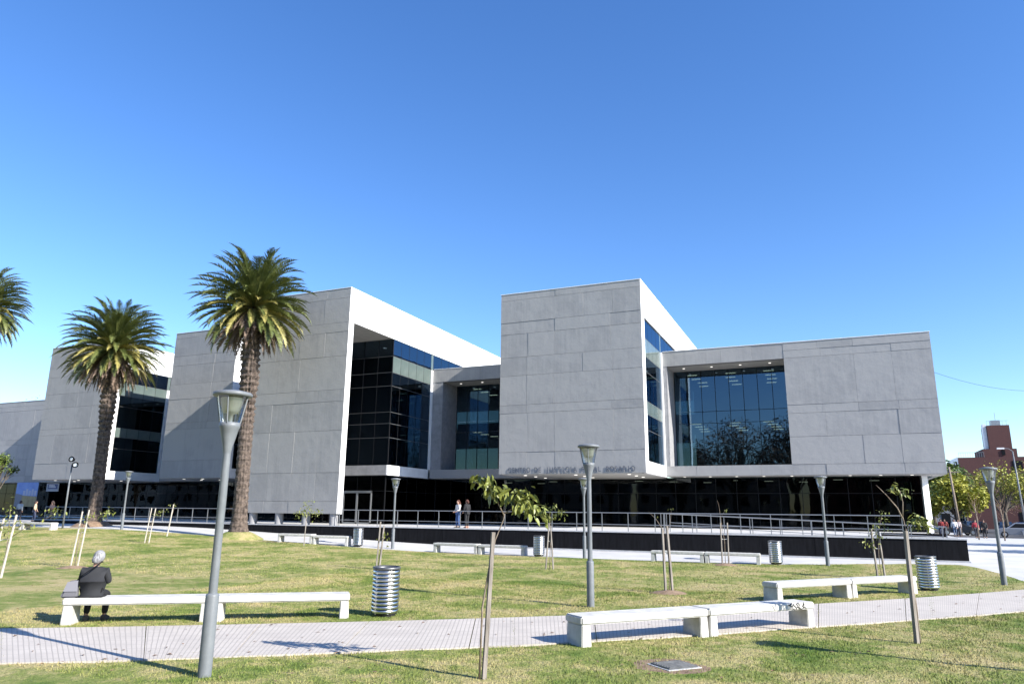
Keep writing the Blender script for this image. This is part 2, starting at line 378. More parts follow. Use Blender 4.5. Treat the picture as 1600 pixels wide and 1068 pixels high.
def curtain(axis_, start, length, fixed, levels, ncol, m='glass', spandrels=(), light_transoms=True, side=-1, name='curtain_wall', skip=None):
    """panes in a plane: axis 'u' (plane v=fixed) or 'v' (plane u=fixed); side = sign of the outward normal"""
    fr = MB(); tr = MB(); w_ = length/ncol; gp = .02
    frame = None
    def bx(mb, a0, a1, d0, d1, z0, z1):
        d0, d1 = fixed+side*d0, fixed+side*d1
        d0, d1 = min(d0, d1), max(d0, d1)
        if axis_ == 'u': mb.box(a0, a1, d0, d1, z0, z1)
        else: mb.box(d0, d1, a0, a1, z0, z1)
    for k in range(ncol+1): bx(fr, start+k*w_-.02, start+k*w_+.02, -.06, .008, levels[0], levels[-1])
    for z in levels:
        bx(tr if light_transoms else fr, start, start+length, -.05, .012, z-.012, z+.012)
    frame = fr.build('mullions', 'mullion', BLD)
    if tr.v: tr.build('transoms', 'transom', frame)
    for i in range(len(levels)-1):
        mm = 'spandrel' if i in spandrels else m
        for k in range(ncol):
            if skip and skip(i, k): continue
            a = start+k*w_+gp; z = levels[i]+.018
            loc = (a, fixed, z) if axis_ == 'u' else (fixed, a, z)
            pane(w_-2*gp, levels[i+1]-levels[i]-.036, mm, frame, loc, axis_)
    return frame
LV = [5.42, 7.42, 8.45, 9.3, 11.25, 12.27, 13.5, 14.83]     # transom heights of the tall blocks
TB = [4.67, 6.1, 8.72, 9.28, 11.3, 12.6, 14.25, 15.1, 16.72, 17.2]
VB, VA, VR, VGL, VGF = 38.9, 44.45, 50.6, 53.1, 52.3
ZS = 4.67                     # soffit level
def tall_block(u0, u1, seed):
    wl = panel_wall(u0, u1, ZS, 17.2, VA, TB, 2.05, seed, .78)
    box_part('front_return', 'white', u1-.012, u1+.012, VA+.005, VA+.79, ZS+.002, 17.198)
    box_part('side_fascia', 'white', u1-.35, u1+.01, VA+.79, 67, 14.83, 17.19)
    box_part('side_base', 'white', u1-.35, u1+.01, VA+.79, VR+.05, ZS+.003, 5.42)
    box_part('side_pier', 'white', u1-.3, u1+.008, VR-.28, VR+.04, 5.42, 13.48)
    box_part('roof_slab', 'sill', u0+.02, u1-.36, VA+.79, 67, 16.4, 17.15)
    box_part('side_wall', 'wall', u0, u0+.3, VA+.79, 67, ZS+.01, 16.39)
    box_part('soffit', 'soffit', u0+.01, u1-.36, VA+.02, VGF+.3, ZS-.02, ZS+.4)
    for z in (8.45, 12.27): box_part('floor_slab', 'interior', u0+.31, u1-.45, VA+.8, 66, z, z+.85 if z < 9 else z+1.2)
    box_part('inner_wall', 'interior', u1-5.2, u1-5.0, VA+.8, 66, ZS+.41, 16.39)
    box_part('coping', 'white', u0-.03, u1+.03, VA-.045, VA+.8, 17.2, 17.235); box_part('coping', 'white', u1-.4, u1+.03, VA+.8, 67, 17.192, 17.235)
    curtain('v', VA+.8, VR-.28-VA-.8, u1-.1, LV, 4, 'glass', (2, 5), True, +1)
    box_part('glass_closer', 'spandrel', u1-.11, u1-.09, VR-.27, VR+.04, 13.5, 14.83)
    curtain('v', VR+.05, 14.5, u1-.1, [13.5, 14.83], 11, 'glass', (), True, +1)
    for k in range(3):
        for j in range(2 if u1 < -30 else 3):
            MB().lathe([(.0, -.03), (.11, -.03), (.11, .0)], 14).build('downlight', 'lightdisc', BLD, loc=(u0+1.4+(u1-u0-2.8)*k/2, VA+1.3+j*1.9, ZS-.02))
tall_block(-20.3, -10.3, 11); tall_block(-51.8, -44.7, 12); tall_block(-68.2, -59.0, 13)
# block with the full-height screen wall
BU0, BU1 = -37.2, -29.2
sw = panel_wall(BU0, BU1, 1.97, 17.2, VB, [1.97, 2.75, 4.6, 7.35, 9.3, 10.1, 12.4, 14.1, 14.75, 16.5, 17.2], 2.0, 21, .54)
box_part('screen_return', 'white', BU1-.012, BU1+.012, VB+.005, VB+.55, 1.972, 17.198)
for u in (-36.35, -34.1, -31.85, -29.62): MB().lathe([(.27, 1.2), (.27, 2.0)], 20).build('stub_column', 'sill', BLD, smooth=True, loc=(u, VB+.3, 0))
box_part('roof_slab', 'soffit', BU0, BU1-.02, VB+.55, 67, 14.83, 17.1)
box_part('side_fascia', 'white', BU1-.02, BU1+.012, VB+.56, 67, 14.80, 17.19)
MB().lathe([(0, -.03), (.13, -.03), (.13, .0)], 14).build('downlight', 'lightdisc', BLD, loc=(-31.6, 42.2, 14.83))
box_part('coping', 'white', BU0-.03, BU1+.03, VB-.045, VB+.57, 17.2, 17.235); box_part('coping', 'white', BU1-.3, BU1+.03, VB+.57, 67, 17.192, 17.235)
box_part('slab_band', 'sill', BU0, BU1+.01, VA+.02, VA+.5, 4.72, 5.42)
box_part('slab_band_side', 'white', BU1-.3, BU1+.016, VA+.5, VR-.3, 4.72, 5.42)
box_part('slab_corner', 'white', BU1-.09, BU1+.022, VA+.012, VA+.5, 4.715, 5.425)
box_part('slab', 'soffit', BU0, BU1-.31, VA+.51, 66, 4.75, 5.3)
box_part('side_wall', 'wall', BU0, BU0+.3, VB+.56, 66, 4.75, 14.82)
for z in (8.45, 12.27): box_part('floor_slab', 'interior', BU0+.31, BU1-.5, VA+.6, 66, z, z+.85 if z < 9 else z+1.2)
box_part('inner_wall', 'interior', BU0+.31, BU1-3.5, 49.5, 49.7, 5.31, 14.82)
curtain('u', BU0+.3, 7.65, VA+.12, LV, 6, 'glass', (), True, -1)
curtain('v', VA+.15, VR-.3-VA-.15, BU1-.06, LV, 5, 'glass', (5,), True, +1)
curtain('v', VR+.05, 14.5, BU1-.06, [13.5, 14.83], 11, 'glass', (), True, +1)
box_part('side_pier', 'white', BU1-.25, BU1+.008, VR-.29, VR+.04, 5.42, 13.48); box_part('glass_closer', 'spandrel', BU1-.07, BU1-.05, VR-.29, VR+.04, 13.5, 14.83)
# ground floor of that block with its glazed door
curtain('u', BU0+.3, 7.25, 45.0, [1.27, 3.6, 4.7], 6, 'glass_low', (), False, -1, skip=lambda i, k: i == 0 and k in (3, 4))
curtain('v', 45.02, 7.2, BU1-.4, [1.27, 3.6, 4.7], 5, 'glass_low', (), False, +1)
dr = MB()
for x in (-33.2, -32.05, -31.98, -30.8): dr.box(x, x+.07, 44.9, 45.0, 1.27, 3.6)
dr.box(-33.2, -30.73, 44.89, 45.01, 3.45, 3.62).box(-33.2, -30.73, 44.9, 45.0, 1.27, 1.36)
dfo = dr.build('door_frame', 'rail', BLD)
for x in (-33.12, -31.9): MB().box(x, x+1.06, 44.95, 44.965, 1.36, 3.45).build('door_leaf', 'glass_low', dfo)
# low wings
def low_wing(u0, u1, win=None, seed=1, jambs=True):
    """front at VR; win=(a,b) is the recessed window range"""
    zt = 13.55
    RB = [4.75, 5.42, 7.2, 8.75, 9.3, 12.48, 13.0, zt]
    if win is None: panel_wall(u0, u1, 4.75, zt, VR, RB, 2.1, seed, .5)
    else:
        a, b = win
        if b < u1-.5: panel_wall(b, u1, 4.75, zt, VR, RB, 2.1, seed, .5)
        if a > u0+.05: box_part('pier', 'sill', u0, a, VR+.01, VGL, 5.42, 12.48)
        if b < u1-.5: box_part('jamb', 'sill', b+.01, b+.3, VR+.5, VGL, 5.42, 12.48)
        f = panel_wall(u0, b-.004, 12.48, zt, VR, [12.48, zt], 2.2, seed+50, .5)
        s_ = panel_wall(u0, b-.004, 4.75, 5.42, VR, [4.75, 5.42], 2.2, seed+70, .5)
        box_part('recess_ceiling', 'soffit', u0, b, VR+.5, VGL+.02, 12.5, 13.3)
        box_part('recess_floor', 'sill', u0, b, VR+.5, VGL+.02, 4.8, 5.40)
        n = max(3, round((b-a)/1.02))
        curtain('u', a+.02, b-a-.04, VGL, [5.42, 8.6, 9.45, 12.5], n, 'glass', (), False, -1)
        for k in range(4):
            MB().lathe([(0, -.02), (.09, -.02), (.09, .0)], 12).build('downlight', 'lightdisc', BLD, loc=(a+(b-a)*(k+.5)/4, VR+1.3, 12.5))
        # rooms behind the window
        for z in (8.72,): box_part('floor_slab', 'interior', a, b, VGL+.25, 62, z, z+.62)
        box_part('room_ceiling', 'interior', a-.01, b, VGL+.25, 62, 12.42, 12.49)
        box_part('room_back', 'interior', a, b, 61.8, 62.2, 5.41, 12.41)
        for zc in (12.42, 8.72):
            for k in range(3):
                for j in range(4):
                    MB().box(-.36, .36, -.07, .07, -.03, 0).build('ceiling_light', 'ceil', BLD, loc=(a+(b-a)*(k+.5)/3+random.uniform(-.2, .2), VGL+1.2+j*1.7, zc))
    box_part('coping', 'white', u0+.02, u1+(.03 if u1 > 0 else -.02), VR-.05, VR+.55, zt, zt+.035)
    box_part('wing_roof', 'sill', u0, u1-.02, VR+.5, 67, 13.3, zt-.03)
    box_part('wing_soffit', 'soffit', u0, u1-.005, VR+.02, VGF+1.2, 4.72, 4.749)
low_wing(-10.29, 6.6, (-10.0, -2.1), 31)
box_part('wing_side', 'wall', 6.3, 6.59, VR+.5, 67, 4.76, 13.3)
low_wing(-29.18, -20.31, (-28.25, -20.4), 32)
low_wing(-44.69, -37.21, (-44.4, -37.3), 33)
low_wing(-58.99, -51.81, (-58.7, -51.9), 34)
low_wing(-98, -68.21, None, 35)
for k in range(9):
    MB().lathe([(0, -.02), (.09, -.02), (.09, .0)], 12).build('downlight', 'lightdisc', BLD, loc=(-9.2+k*1.75, VR+.8, 4.72))
# ground floor glazing, back wall and floor
curtain('u', -98.0, 68.4, VGF, [1.27, 3.62, 4.7], 50, 'glass_low', (), False, -1)
curtain('u', -29.55, 34.85, VGF, [1.27, 3.62, 4.7], 25, 'glass_low', (), False, -1)
box_part('ground_floor_back', 'dark_in', -98, 5.0, 60, 60.3, 1.2, 4.7)
box_part('ground_floor_ceiling', 'dark_in', -98, 5.2, VGF+1.21, 60, 4.6, 4.71)
for u in range(-95, 5, 8): MB().lathe([(.28, 1.2), (.28, 4.7)], 16).build('inner_column', 'interior', BLD, smooth=True, loc=(u+.5, VGF+1.6, 0))
curtain('v', VGF+.05, 6.5, 5.28, [1.27, 3.62, 4.7], 4, 'spandrel', (), False, +1)
MB().hexa([(5.42, 52.6, 1.25), (5.8, 53.05, 1.25), (5.6, 53.4, 1.25), (5.3, 53.0, 1.25), (5.42, 52.6, 4.72), (5.8, 53.05, 4.72), (5.6, 53.4, 4.72), (5.3, 53.0, 4.72)]).build('corner_pier', 'white', BLD)
for k in range(14):
    MB().box(-.3, .3, -.06, .06, -.02, 0).build('ceiling_light', 'ceil', BLD, loc=(-27+k*2.3, VGF+2.2+(k % 3)*1.6, 4.6))
# sign letters
TXT = 'CENTRO DE JUSTICIA PENAL ROSARIO'
sgn = link('wall_sign', None, BLD)
adv = 8.58/(len(TXT)-.3); LM = {}
for i, ch in enumerate(TXT):
    if ch == ' ': continue
    if ch not in LM:
        cu = bpy.data.curves.new('letter', 'FONT'); cu.body = ch; cu.size = .47; cu.extrude = .009; cu.align_x = 'CENTER'; cu.offset = .004
        to = bpy.data.objects.new('tmp', cu); COL.objects.link(to)
        dg = bpy.context.evaluated_depsgraph_get(); LM[ch] = bpy.data.meshes.new_from_object(to.evaluated_get(dg)); bpy.data.objects.remove(to)
        LM[ch].materials.clear(); LM[ch].materials.append(MT['letter'])
    link('letter', LM[ch], sgn, (-19.6+adv*(i+.35), VA-.042, ZC+2.56), (math.pi/2, 0, 0), (.80 if ch not in 'I' else 1, 1, 1))
# plinth
PL = link('plinth', None, BLD)
box_part('plinth_core', 'plinth', -58, 5.43, 38.56, 38.78, -.1, 1.2, parent=PL)
x = -58.0
while x < 5.4:
    e = min(x+1.27, 5.45); MB().box(x+.004, e-.004, 38.5-random.uniform(0, .006), 38.56, .0, 1.2).build('cladding_panel', 'plinth', PL); x = e
box_part('plinth_cap', 'cap', -58.02, 5.47, 38.47, 38.8, 1.2, 1.255, parent=PL)
box_part('plinth_base', 'cap', -30, 5.5, 38.44, 38.5, .1, .3, parent=PL)
box_part('deck', 'deck', -58, -8.5, 38.8, 60, .6, 1.25, parent=PL)
box_part('deck_right', 'deck', -8.5, 5.44, 41.0, 60, .6, 1.248, parent=PL)
MB().hexa([(-8.5, 38.8, .2), (5.4, 38.8, .1), (5.4, 40.99, .1), (-8.5, 40.99, .2), (-8.5, 38.8, 1.245), (5.4, 38.8, .75), (5.4, 40.99, .75), (-8.5, 40.99, 1.245)]).build('ramp', 'deck', PL)
box_part('low_kerb', 'plinth', 2.2, 5.0, 41.2, 41.5, 1.25, 1.40, parent=PL)

# ------------------------------------------------------------------ railings
def railing(label, p0, p1, n, h=.98, low=.36):
    a, b = Vector(p0), Vector(p1); t = thing('railing', label, 'railing', a, group='steel railings on the plinth')
    d = b-a; post = MB().box(-.018, .018, -.018, .018, 0, h).mesh('post', 'rail')
    for k in range(n+1): link('post', post, t, d*k/n)
    MB().tube([Vector((0, 0, h)), d+Vector((0, 0, h))], .021, 8).build('top_rail', 'rail', t)
    MB().tube([Vector((0, 0, low)), d+Vector((0, 0, low))], .016, 8).build('lower_rail', 'rail', t)
    return t
railing('long steel railing on the black plinth in front of the entrance', (-29.0, 38.95, 1.25), (3.0, 38.95, 1.25), 22)
railing('steel railing on the plinth by the palms, left of the screen wall', (-57.5, 38.95, 1.25), (-37.4, 38.95, 1.25), 14)
railing('sloping outer handrail of the access ramp', (-8.2, 39.35, 1.24), (4.8, 39.35, .77), 9)
railing('sloping inner handrail of the access ramp beside the upper deck', (-8.2, 40.7, 1.24), (4.8, 40.7, .77), 9, .95, .5)
railing('short end rail closing off the top of the access ramp', (-8.4, 39.35, 1.245), (-8.4, 40.8, 1.245), 2)

# ------------------------------------------------------------------ street lamps
def make_lamp():
    t = thing('street_lamp', '', 'street lamp')
    MB().lathe([(.088, -.1), (.088, 1.0), (.08, 1.03), (.058, 1.04)], 20).build('base_sleeve', 'lamp', t, True)
    MB().lathe([(.058, 1.0), (.054, 2.1), (.056, 2.11), (.052, 2.98)], 18).build('pole', 'lamp', t, True)
    MB().lathe([(.052, 2.9), (.068, 3.0), (.10, 3.13), (.125, 3.24), (.142, 3.27), (.142, 3.33), (.02, 3.335)], 22).build('bell', 'lamp', t, True)
    MB().lathe([(.132, 3.335), (.205, 3.70)], 22).build('lantern_glass', 'lampglass', t, True)
    MB().lathe([(.03, 3.34), (.03, 3.45), (.10, 3.47), (.11, 3.5), (.12, 3.52), (.125, 3.55), (.135, 3.57), (.14, 3.6), (.15, 3.62), (.16, 3.68)], 18).build('reflector', 'lampcore', t, True)
    for k in range(4):
        a = k*math.pi/2+.5; c, s_ = math.cos(a), math.sin(a)
        MB().tube([(c*.14, s_*.14, 3.32), (c*.215, s_*.215, 3.71)], .011, 6).build('strut', 'lamp', t)
    MB().lathe([(.0, 3.70), (.25, 3.70), (.27, 3.715), (.27, 3.745), (.25, 3.76), (.12, 3.79), (0, 3.8)], 26).build('cap', 'lamp', t, True)
    return t
LAMP = make_lamp()
LAMPS = [((-7.73, 7.71), 'grey lantern street lamp in the grass strip beside the footpath, its shadow across the path'),
 ((-5.35, 17.0), 'grey lantern street lamp standing alone mid-lawn behind the scribbled bench pair'),
 ((4.98, 28.9), 'grey lantern street lamp at the lawn corner by the open plaza'),
 ((-.32, 34.9), 'grey lantern street lamp at the lawn edge before the plinth end'),
 ((-11.1, 34.4), 'grey lantern street lamp at the lawn edge directly behind the mid-lawn lamp'),
 ((-22.3, 34.9), 'grey lantern street lamp at the lawn edge in front of the glass corner and door'),
 ((4.95, 12.6), 'grey lantern street lamp in the grass across the path from the bent sapling'),
 ((-43.2, 34.6), 'grey lantern street lamp at the lawn edge between the two whole palms')]
for i, ((x, y), lab) in enumerate(LAMPS):
    o = LAMP if i == 0 else copy_tree(LAMP)
    o.location = (x, y, g(x, y)+.03); o.rotation_euler.z = i*1.3; tag(o, lab, 'street lamp', 'lantern street lamps in the park')
# floodlight pole
fx, fy = -47.6, 33.6
fl = thing('floodlight_pole', 'thin grey pole with two round black floodlights near the left palm', 'floodlight', (fx, fy, g(fx, fy)))
MB().tube([(0, 0, 0), (0, 0, 4.3)], [.06, .05], 12).build('pole', 'lamp', fl, True)
MB().tube([(0, 0, 4.2), (.15, -.05, 4.3), (.35, -.05, 4.25)], .03, 8).build('bracket', 'dark_steel', fl)
for (px, pz, rz) in ((.0, 4.62, .2), (.4, 4.22, .9)):
    h = MB().lathe([(0, -.16), (.12, -.14), (.19, .06), (.2, .1)], 16, c=(0, 0, 0)).build('floodlight_head', 'mullion', fl, True, (px, -.05, pz)); h.rotation_euler = (rad(80), 0, rz)
    MB().lathe([(0, .07), (.12, .075)], 16).build('lens', 'lampcore', h)

# ------------------------------------------------------------------ benches
def make_bench(L=2.6):
    t = thing('concrete_bench', '', 'bench')
    mb = MB(); bm = bmesh.new(); mb.box(0, L, 0, .52, .34, .47); me = mb.mesh('seat_slab', 'bench'); bm.from_mesh(me)
    bmesh.ops.bevel(bm, geom=list(bm.edges), offset=.022, segments=3, affect='EDGES'); bm.to_mesh(me); bm.free(); link('seat_slab', me, t)
    for x in (0.0, L-.2):
        mb = MB(); mb.hexa([(x+.008, .0+.015, -.08), (x+.2, .015, -.08), (x+.2, .505, -.08), (x+.008, .505, -.08), (x+.02, .02, .339), (x+.18, .02, .339), (x+.18, .5, .339), (x+.02, .5, .339)])
        me = mb.mesh('leg', 'bench'); bm = bmesh.new(); bm.from_mesh(me); bmesh.ops.bevel(bm, geom=list(bm.edges), offset=.012, segments=2, affect='EDGES'); bm.to_mesh(me); bm.free(); link('leg', me, t)
    return t
BN = make_bench(); used = [0]
def bench_pair(p0, p1, labs, grp):
    a, b = Vector(p0), Vector(p1); d = (b-a); L = d.length; ang = math.atan2(d.y, d.x); out = []
    for k in range(2):
        o = BN if not used[0] else copy_tree(BN); used[0] = 1
        s_ = (L/2-.03)/2.6; o.scale = (s_, 1, 1); p = a + d*(k*.5 + .006)
        o.location = (p.x, p.y, g(p.x, p.y)+.04); o.rotation_euler.z = ang + (.004 if k else -.004); tag(o, labs[k], 'bench', grp); out.append(o)
    return out
GB = 'concrete slab benches in the park'
bench_pair((-13.36, 9.6), (-9.14, 12.8), ('white concrete bench the grey-haired person sits on', 'white concrete bench end to end with the occupied one, next to the steel bin'), GB)
fb = bench_pair((-3.92, 11.86), (-.45, 16.1), ('white concrete bench on the grass strip, nearer the drain cover', 'white concrete bench with dark scribbled graffiti on its end'), GB)
bench_pair((-1.42, 19.95), (2.1, 24.3), ('white concrete bench across the path from the scribbled bench', 'white concrete bench beside the steel bin behind the leaning staked sapling'), GB)
far_l = ['grey concrete bench on the lawn edge below the screen wall columns', 'grey concrete bench next to the steel bin below the screen wall',
 'grey concrete bench at the lawn edge left of the foreground stake', 'grey concrete bench at the lawn edge just left of the middle steel bin',
 'grey concrete bench at the lawn edge behind the bare twig sapling', 'grey concrete bench at the lawn edge behind the sapling near the right steel bin']
for i, (p0, p1) in enumerate((((-29.4, 33.75), (-25.0, 34.45)), ((-19.4, 34.2), (-14.2, 34.25)), ((-7.8, 33.9), (-3.0, 34.1)))):
    bench_pair(p0, p1, far_l[2*i:2*i+2], GB)
bench_pair((-50.2, 30.6), (-45.3, 31.2), ('white concrete bench at the far left lawn edge, left of its twin', 'white concrete bench at the far left lawn edge under the leafy twig'), GB)
# graffiti scribble on the bench end
rg = random.Random(5)
for k in range(7):
    x = 1.95 + k*.065; pts = [(x+rg.uniform(-.05, .05), -.004, .36+.1*j/4+rg.uniform(-.015, .015)) for j in range(5)]
    MB().tube([Vector(p) for p in pts], .0075, 5).build('graffiti_mark', 'mullion', fb[1])
MB().tube([(1.5, -.003, .45), (1.55, -.003, .37)], .004, 5).build('graffiti_mark', 'dark_steel', fb[1])

# ------------------------------------------------------------------ bins
def make_bin():
    t = thing('trash_bin', '', 'bin')
    MB().lathe([(.25, .04), (.25, .90)], 28).build('liner', 'liner', t, True)
    MB().lathe([(.0, .0), (.22, .0), (.22, .06), (0, .06)], 24).build('foot', 'liner', t)
    for k in range(11):
        z = .07+k*.078
        MB().lathe([(.278, z), (.285, z+.006), (.285, z+.056), (.278, z+.062), (.27, z+.06), (.27, z+.002), (.278, z)], 36).build('steel_band', 'steel', t, True)
    for k in range(6):
        a = k*math.pi/3+.3; MB().box(-.018, .018, -.004, .004, .05, .92).build('upright', 'steel', t, loc=(.264*math.cos(a), .264*math.sin(a), 0)).rotation_euler.z = a+math.pi/2
    MB().lathe([(.255, .925), (.29, .93), (.293, .975), (.26, .985), (.255, .925)], 36).build('rim', 'dark_steel', t, True)
    return t
BIN = make_bin()
for i, (x, y, lab) in enumerate(((-8.78, 13.55, 'slatted steel bin on the grass beside the white bench, by the footpath'), (-24.5, 34.75, 'slatted steel bin at the lawn edge below the glazed door'),
     (-13.45, 34.35, 'slatted steel bin at the lawn edge behind the pair of thin stakes'), (-2.4, 34.7, 'slatted steel bin at the lawn edge left of the lamp at the plinth end'), (2.5, 25.6, 'slatted steel bin standing beside the bench and the footpath on the right'))):
    o = BIN if i == 0 else copy_tree(BIN); o.location = (x, y, g(x, y)+.04); o.rotation_euler = (.02*(-1)**i, .015, i*1.1); tag(o, lab, 'bin', 'slatted steel bins in the park')

# ------------------------------------------------------------------ drain cover
dc = thing('drain_cover', 'square grey inspection cover with concrete rim set in the grass', 'drain cover', (-2.26, 11.12, .05), .85)
MB().box(-.29, .29, -.26, .26, -.1, .03).build('concrete_rim', 'cap', dc); MB().box(-.25, .25, -.22, .22, .03, .05).build('lid', 'dark_steel', dc)
for k in range(7): MB().box(-.23, .23, -.2+k*.06, -.18+k*.06, .05, .057).build('rib', 'dark_steel', dc)
MB().lathe([(.75, 0), (.5, .02), (0, .025)], 20).build('bare_soil', 'soil', dc)

# ------------------------------------------------------------------ saplings
CR = Vector((math.cos(-YAW), -math.sin(YAW) if False else .4007, 0)).normalized()   # horizontal sideways direction used for the planting rows
CR = Vector((.9162, .4007, 0))
DP = Vector((-.4007, .9162, 0))
def leaf_mesh(name, m, L=1.0, W=.42):
    mb = MB()
    pr = [(0, 0), (.15, .6), (.4, 1), (.7, .8), (1, 0)]
    mid = [(0, 0, 0), (0, .15, .03), (0, .4, .05), (0, .7, .03), (0, 1, -.06)]
    b = 0
    for (t, w_) in pr: mb.v.append((-W*.5*w_*L, t*L, (.07*w_-.12*t*t)*L))
    for (t, w_) in pr: mb.v.append((0, t*L, (-.12*t*t)*L))
    for (t, w_) in pr: mb.v.append((W*.5*w_*L, t*L, (.07*w_-.12*t*t)*L))
    for i in range(4): mb.f += [(i, 5+i, 6+i, i+1), (5+i, 10+i, 11+i, 6+i)]
    return mb.mesh(name, m)
LEAF = leaf_mesh('leaf', 'leaf')
rl = random.Random(12)
def leaves_joined(name, centers, n, size, parent, m, spread):
    mb = MB(); src = LEAF
    for c in centers:
        c = Vector(c)
        for _ in range(n):
            p = c + Vector((rl.gauss(0, spread), rl.gauss(0, spread), rl.gauss(0, spread*.75)))
            R = Matrix.Rotation(rl.uniform(0, 6.28), 3, 'Z') @ Matrix.Rotation(rl.uniform(-1.5, .3), 3, 'X') @ Matrix.Rotation(rl.uniform(-.8, .8), 3, 'Y')
            s_ = size*rl.uniform(.6, 1.15); b = len(mb.v)
            for v in src.vertices: mb.v.append(tuple(p + R @ (v.co*s_)))
            for pl in src.polygons: mb.f.append(tuple(b+i for i in pl.vertices))
    return mb.build(name, m, parent)
def sapling(x, y, lab, stakes, stems, clusters, n, size, spread, wood='wood', single=False, soil=False, m='leaf'):
    """coordinates of stakes, stems, clusters: (sideways, height[, depth]) from the planting hole"""
    t = thing('staked_sapling', lab, 'sapling', (x, y, g(x, y)+.02), group='staked young trees on the lawn')
    def W(q): return CR*q[0] + Vector((0, 0, q[1])) + DP*(q[2] if len(q) > 2 else 0)
    for (s0, s1, h, r) in stakes:
        a, b = W((s0, -.15)), W((s1, h)); d = (b-a).normalized()
        mb = MB(); mb.tube([a, b], [r*1.15, r], 4 if wood == 'wood' else 7); mb.build('stake', wood, t)
    tie = 0
    for st in stems:
        P = [W(q) for q in st[1]]; r0 = st[0]
        MB().tube(P, [r0*(1-.75*i/(len(P)-1)) for i in range(len(P))], 7).build('stem' if tie == 0 else 'branch', 'bark', t, True); tie = 1
    if len(stakes) > 1:
        s0, s1, h, r = stakes[0]; q0, q1, h2, r2 = stakes[1]; f = .62
        MB().tube([W((s0+(s1-s0)*f, h*f)), W(((s0+q0)/2, h*f-.03, .03)), W((q0+(q1-q0)*f, h2*f))], .012, 5).build('tie', 'cap', t)
    if clusters:
        cs = [W(c) for c in clusters]
        if single:
            for c in cs:
                for _ in range(n):
                    p = c + Vector((rl.gauss(0, spread), rl.gauss(0, spread), rl.gauss(0, spread*.7)))
                    link('leaf', LEAF, t, p, (rl.uniform(-1.7, .1), rl.uniform(-.7, .7), rl.uniform(0, 6.28)), size*rl.uniform(.6, 1.2))
        else: leaves_joined('foliage', cs, n, size, t, m, spread)
    if soil:
        MB().lathe([(.62, -.01), (.4, .05), (.15, .09), (0, .1)], 16).build('soil_mound', 'soil', t, True)
    return t
sapling(-4.37, 9.17, 'leafy sapling with large leaves tied to a thick grey stake in the foreground', [(0, .10, 1.88, .034)],
  [(.016, [(-.05, 0), (-.03, .9), (.05, 1.4), (.13, 1.78), (.24, 2.05), (.26, 2.16)]), (.010, [(.25, 2.1), (.17, 2.25), (.12, 2.42), (.05, 2.5), (-.1, 2.62)]), (.008, [(.26, 2.14), (.36, 2.2), (.44, 2.36), (.5, 2.42)]), (.007, [(.25, 2.13), (.42, 2.17), (.58, 2.22)])],
  [(-.12, 2.60), (-.03, 2.56), (.05, 2.46), (.13, 2.45, .1), (.20, 2.42, -.1), (.36, 2.36), (.47, 2.44), (.54, 2.36, .1), (.50, 2.26), (.64, 2.20, -.08), (.72, 2.17, .05)], 23, .15, .07, single=True)
sapling(1.17, 14.95, 'bent sapling with a long bare branch on a single stake by the right footpath', [(0, .02, 1.9, .04)],
  [(.022, [(.05, 0), (.06, .6), (.02, 1.2), (.04, 1.85), (.0, 2.15)]), (.014, [(.0, 2.1), (-.08, 2.3), (-.25, 2.52), (-.42, 2.7)]), (.011, [(0, 2.15), (.03, 2.4), (.0, 2.6), (-.12, 2.68)]), (.008, [(.03, 1.9), (.12, 2.0), (.24, 2.05)])],
  [(.18, 2.08), (.28, 2.05), (.36, 2.10), (.30, 1.98), (-.12, 2.66), (.06, 2.58), (.40, 2.02), (.24, 2.15)], 17, .12, .06)
sapling(-25.31, 18.5, 'sapling between two pale stakes on a soil patch behind the seated person', [(-.12, .04, 2.0, .027), (.13, .28, 2.06, .027)],
  [(.016, [(.05, 0), (.04, .7), (.12, 1.5), (.3, 1.75), (.7, 1.88), (1.0, 2.02)])], [(.95, 2.0), (1.1, 2.02), (.8, 1.86), (.45, 1.85), (.25, 1.75)], 13, .12, .11, 'wood_pale', soil=True)
sapling(-23.6, 14.9, 'sapling in dense leaf on a pale stake at the left edge of the lawn', [(.0, .18, 1.9, .032), (-.3, -.2, 1.8, .03)],
  [(.018, [(0, 0), (.05, .8), (.0, 1.6), (-.05, 2.1)]), (.011, [(.1, 1.2), (.5, 1.5), (.9, 1.65), (1.35, 1.95)])], [(0, 1.9), (-.1, 2.15), (.1, 1.7), (-.1, 1.5), (.5, 1.6), (1.3, 1.98), (1.4, 2.05), (-.3, 1.3)], 15, .13, .13, 'wood_pale')
sapling(-33.1, 28.1, 'sapling with a leafy side twig between two thin pale stakes before the palms', [(-.12, .05, 1.82, .026), (.1, .26, 1.8, .026)],
  [(.014, [(0, 0), (.06, .8), (.2, 1.35), (.45, 1.55), (.75, 1.68)])], [(.6, 1.62), (.8, 1.66), (.25, 1.5)], 12, .12, .09, 'wood_pale')
sapling(-36.0, 31.9, 'sapling on a single pale stake in front of the left railing', [(0, .2, 1.85, .035)], [(.013, [(.05, 0), (.1, .9), (.25, 1.6)])], [(.3, 1.7), (.12, 1.8)], 9, .11, .1, 'wood_pale')
sapling(-26.75, 32.9, 'round-headed leafy sapling on one thin stake in front of the grey bench', [(0, .05, 1.7, .03)],
  [(.018, [(0, 0), (.04, 1.0), (.02, 1.9)])], [(-.3, 1.85), (.0, 2.0), (.35, 1.85), (.05, 2.25), (-.45, 1.62), (.5, 1.7), (.65, 1.85), (-.1, 1.7)], 26, .13, .17)
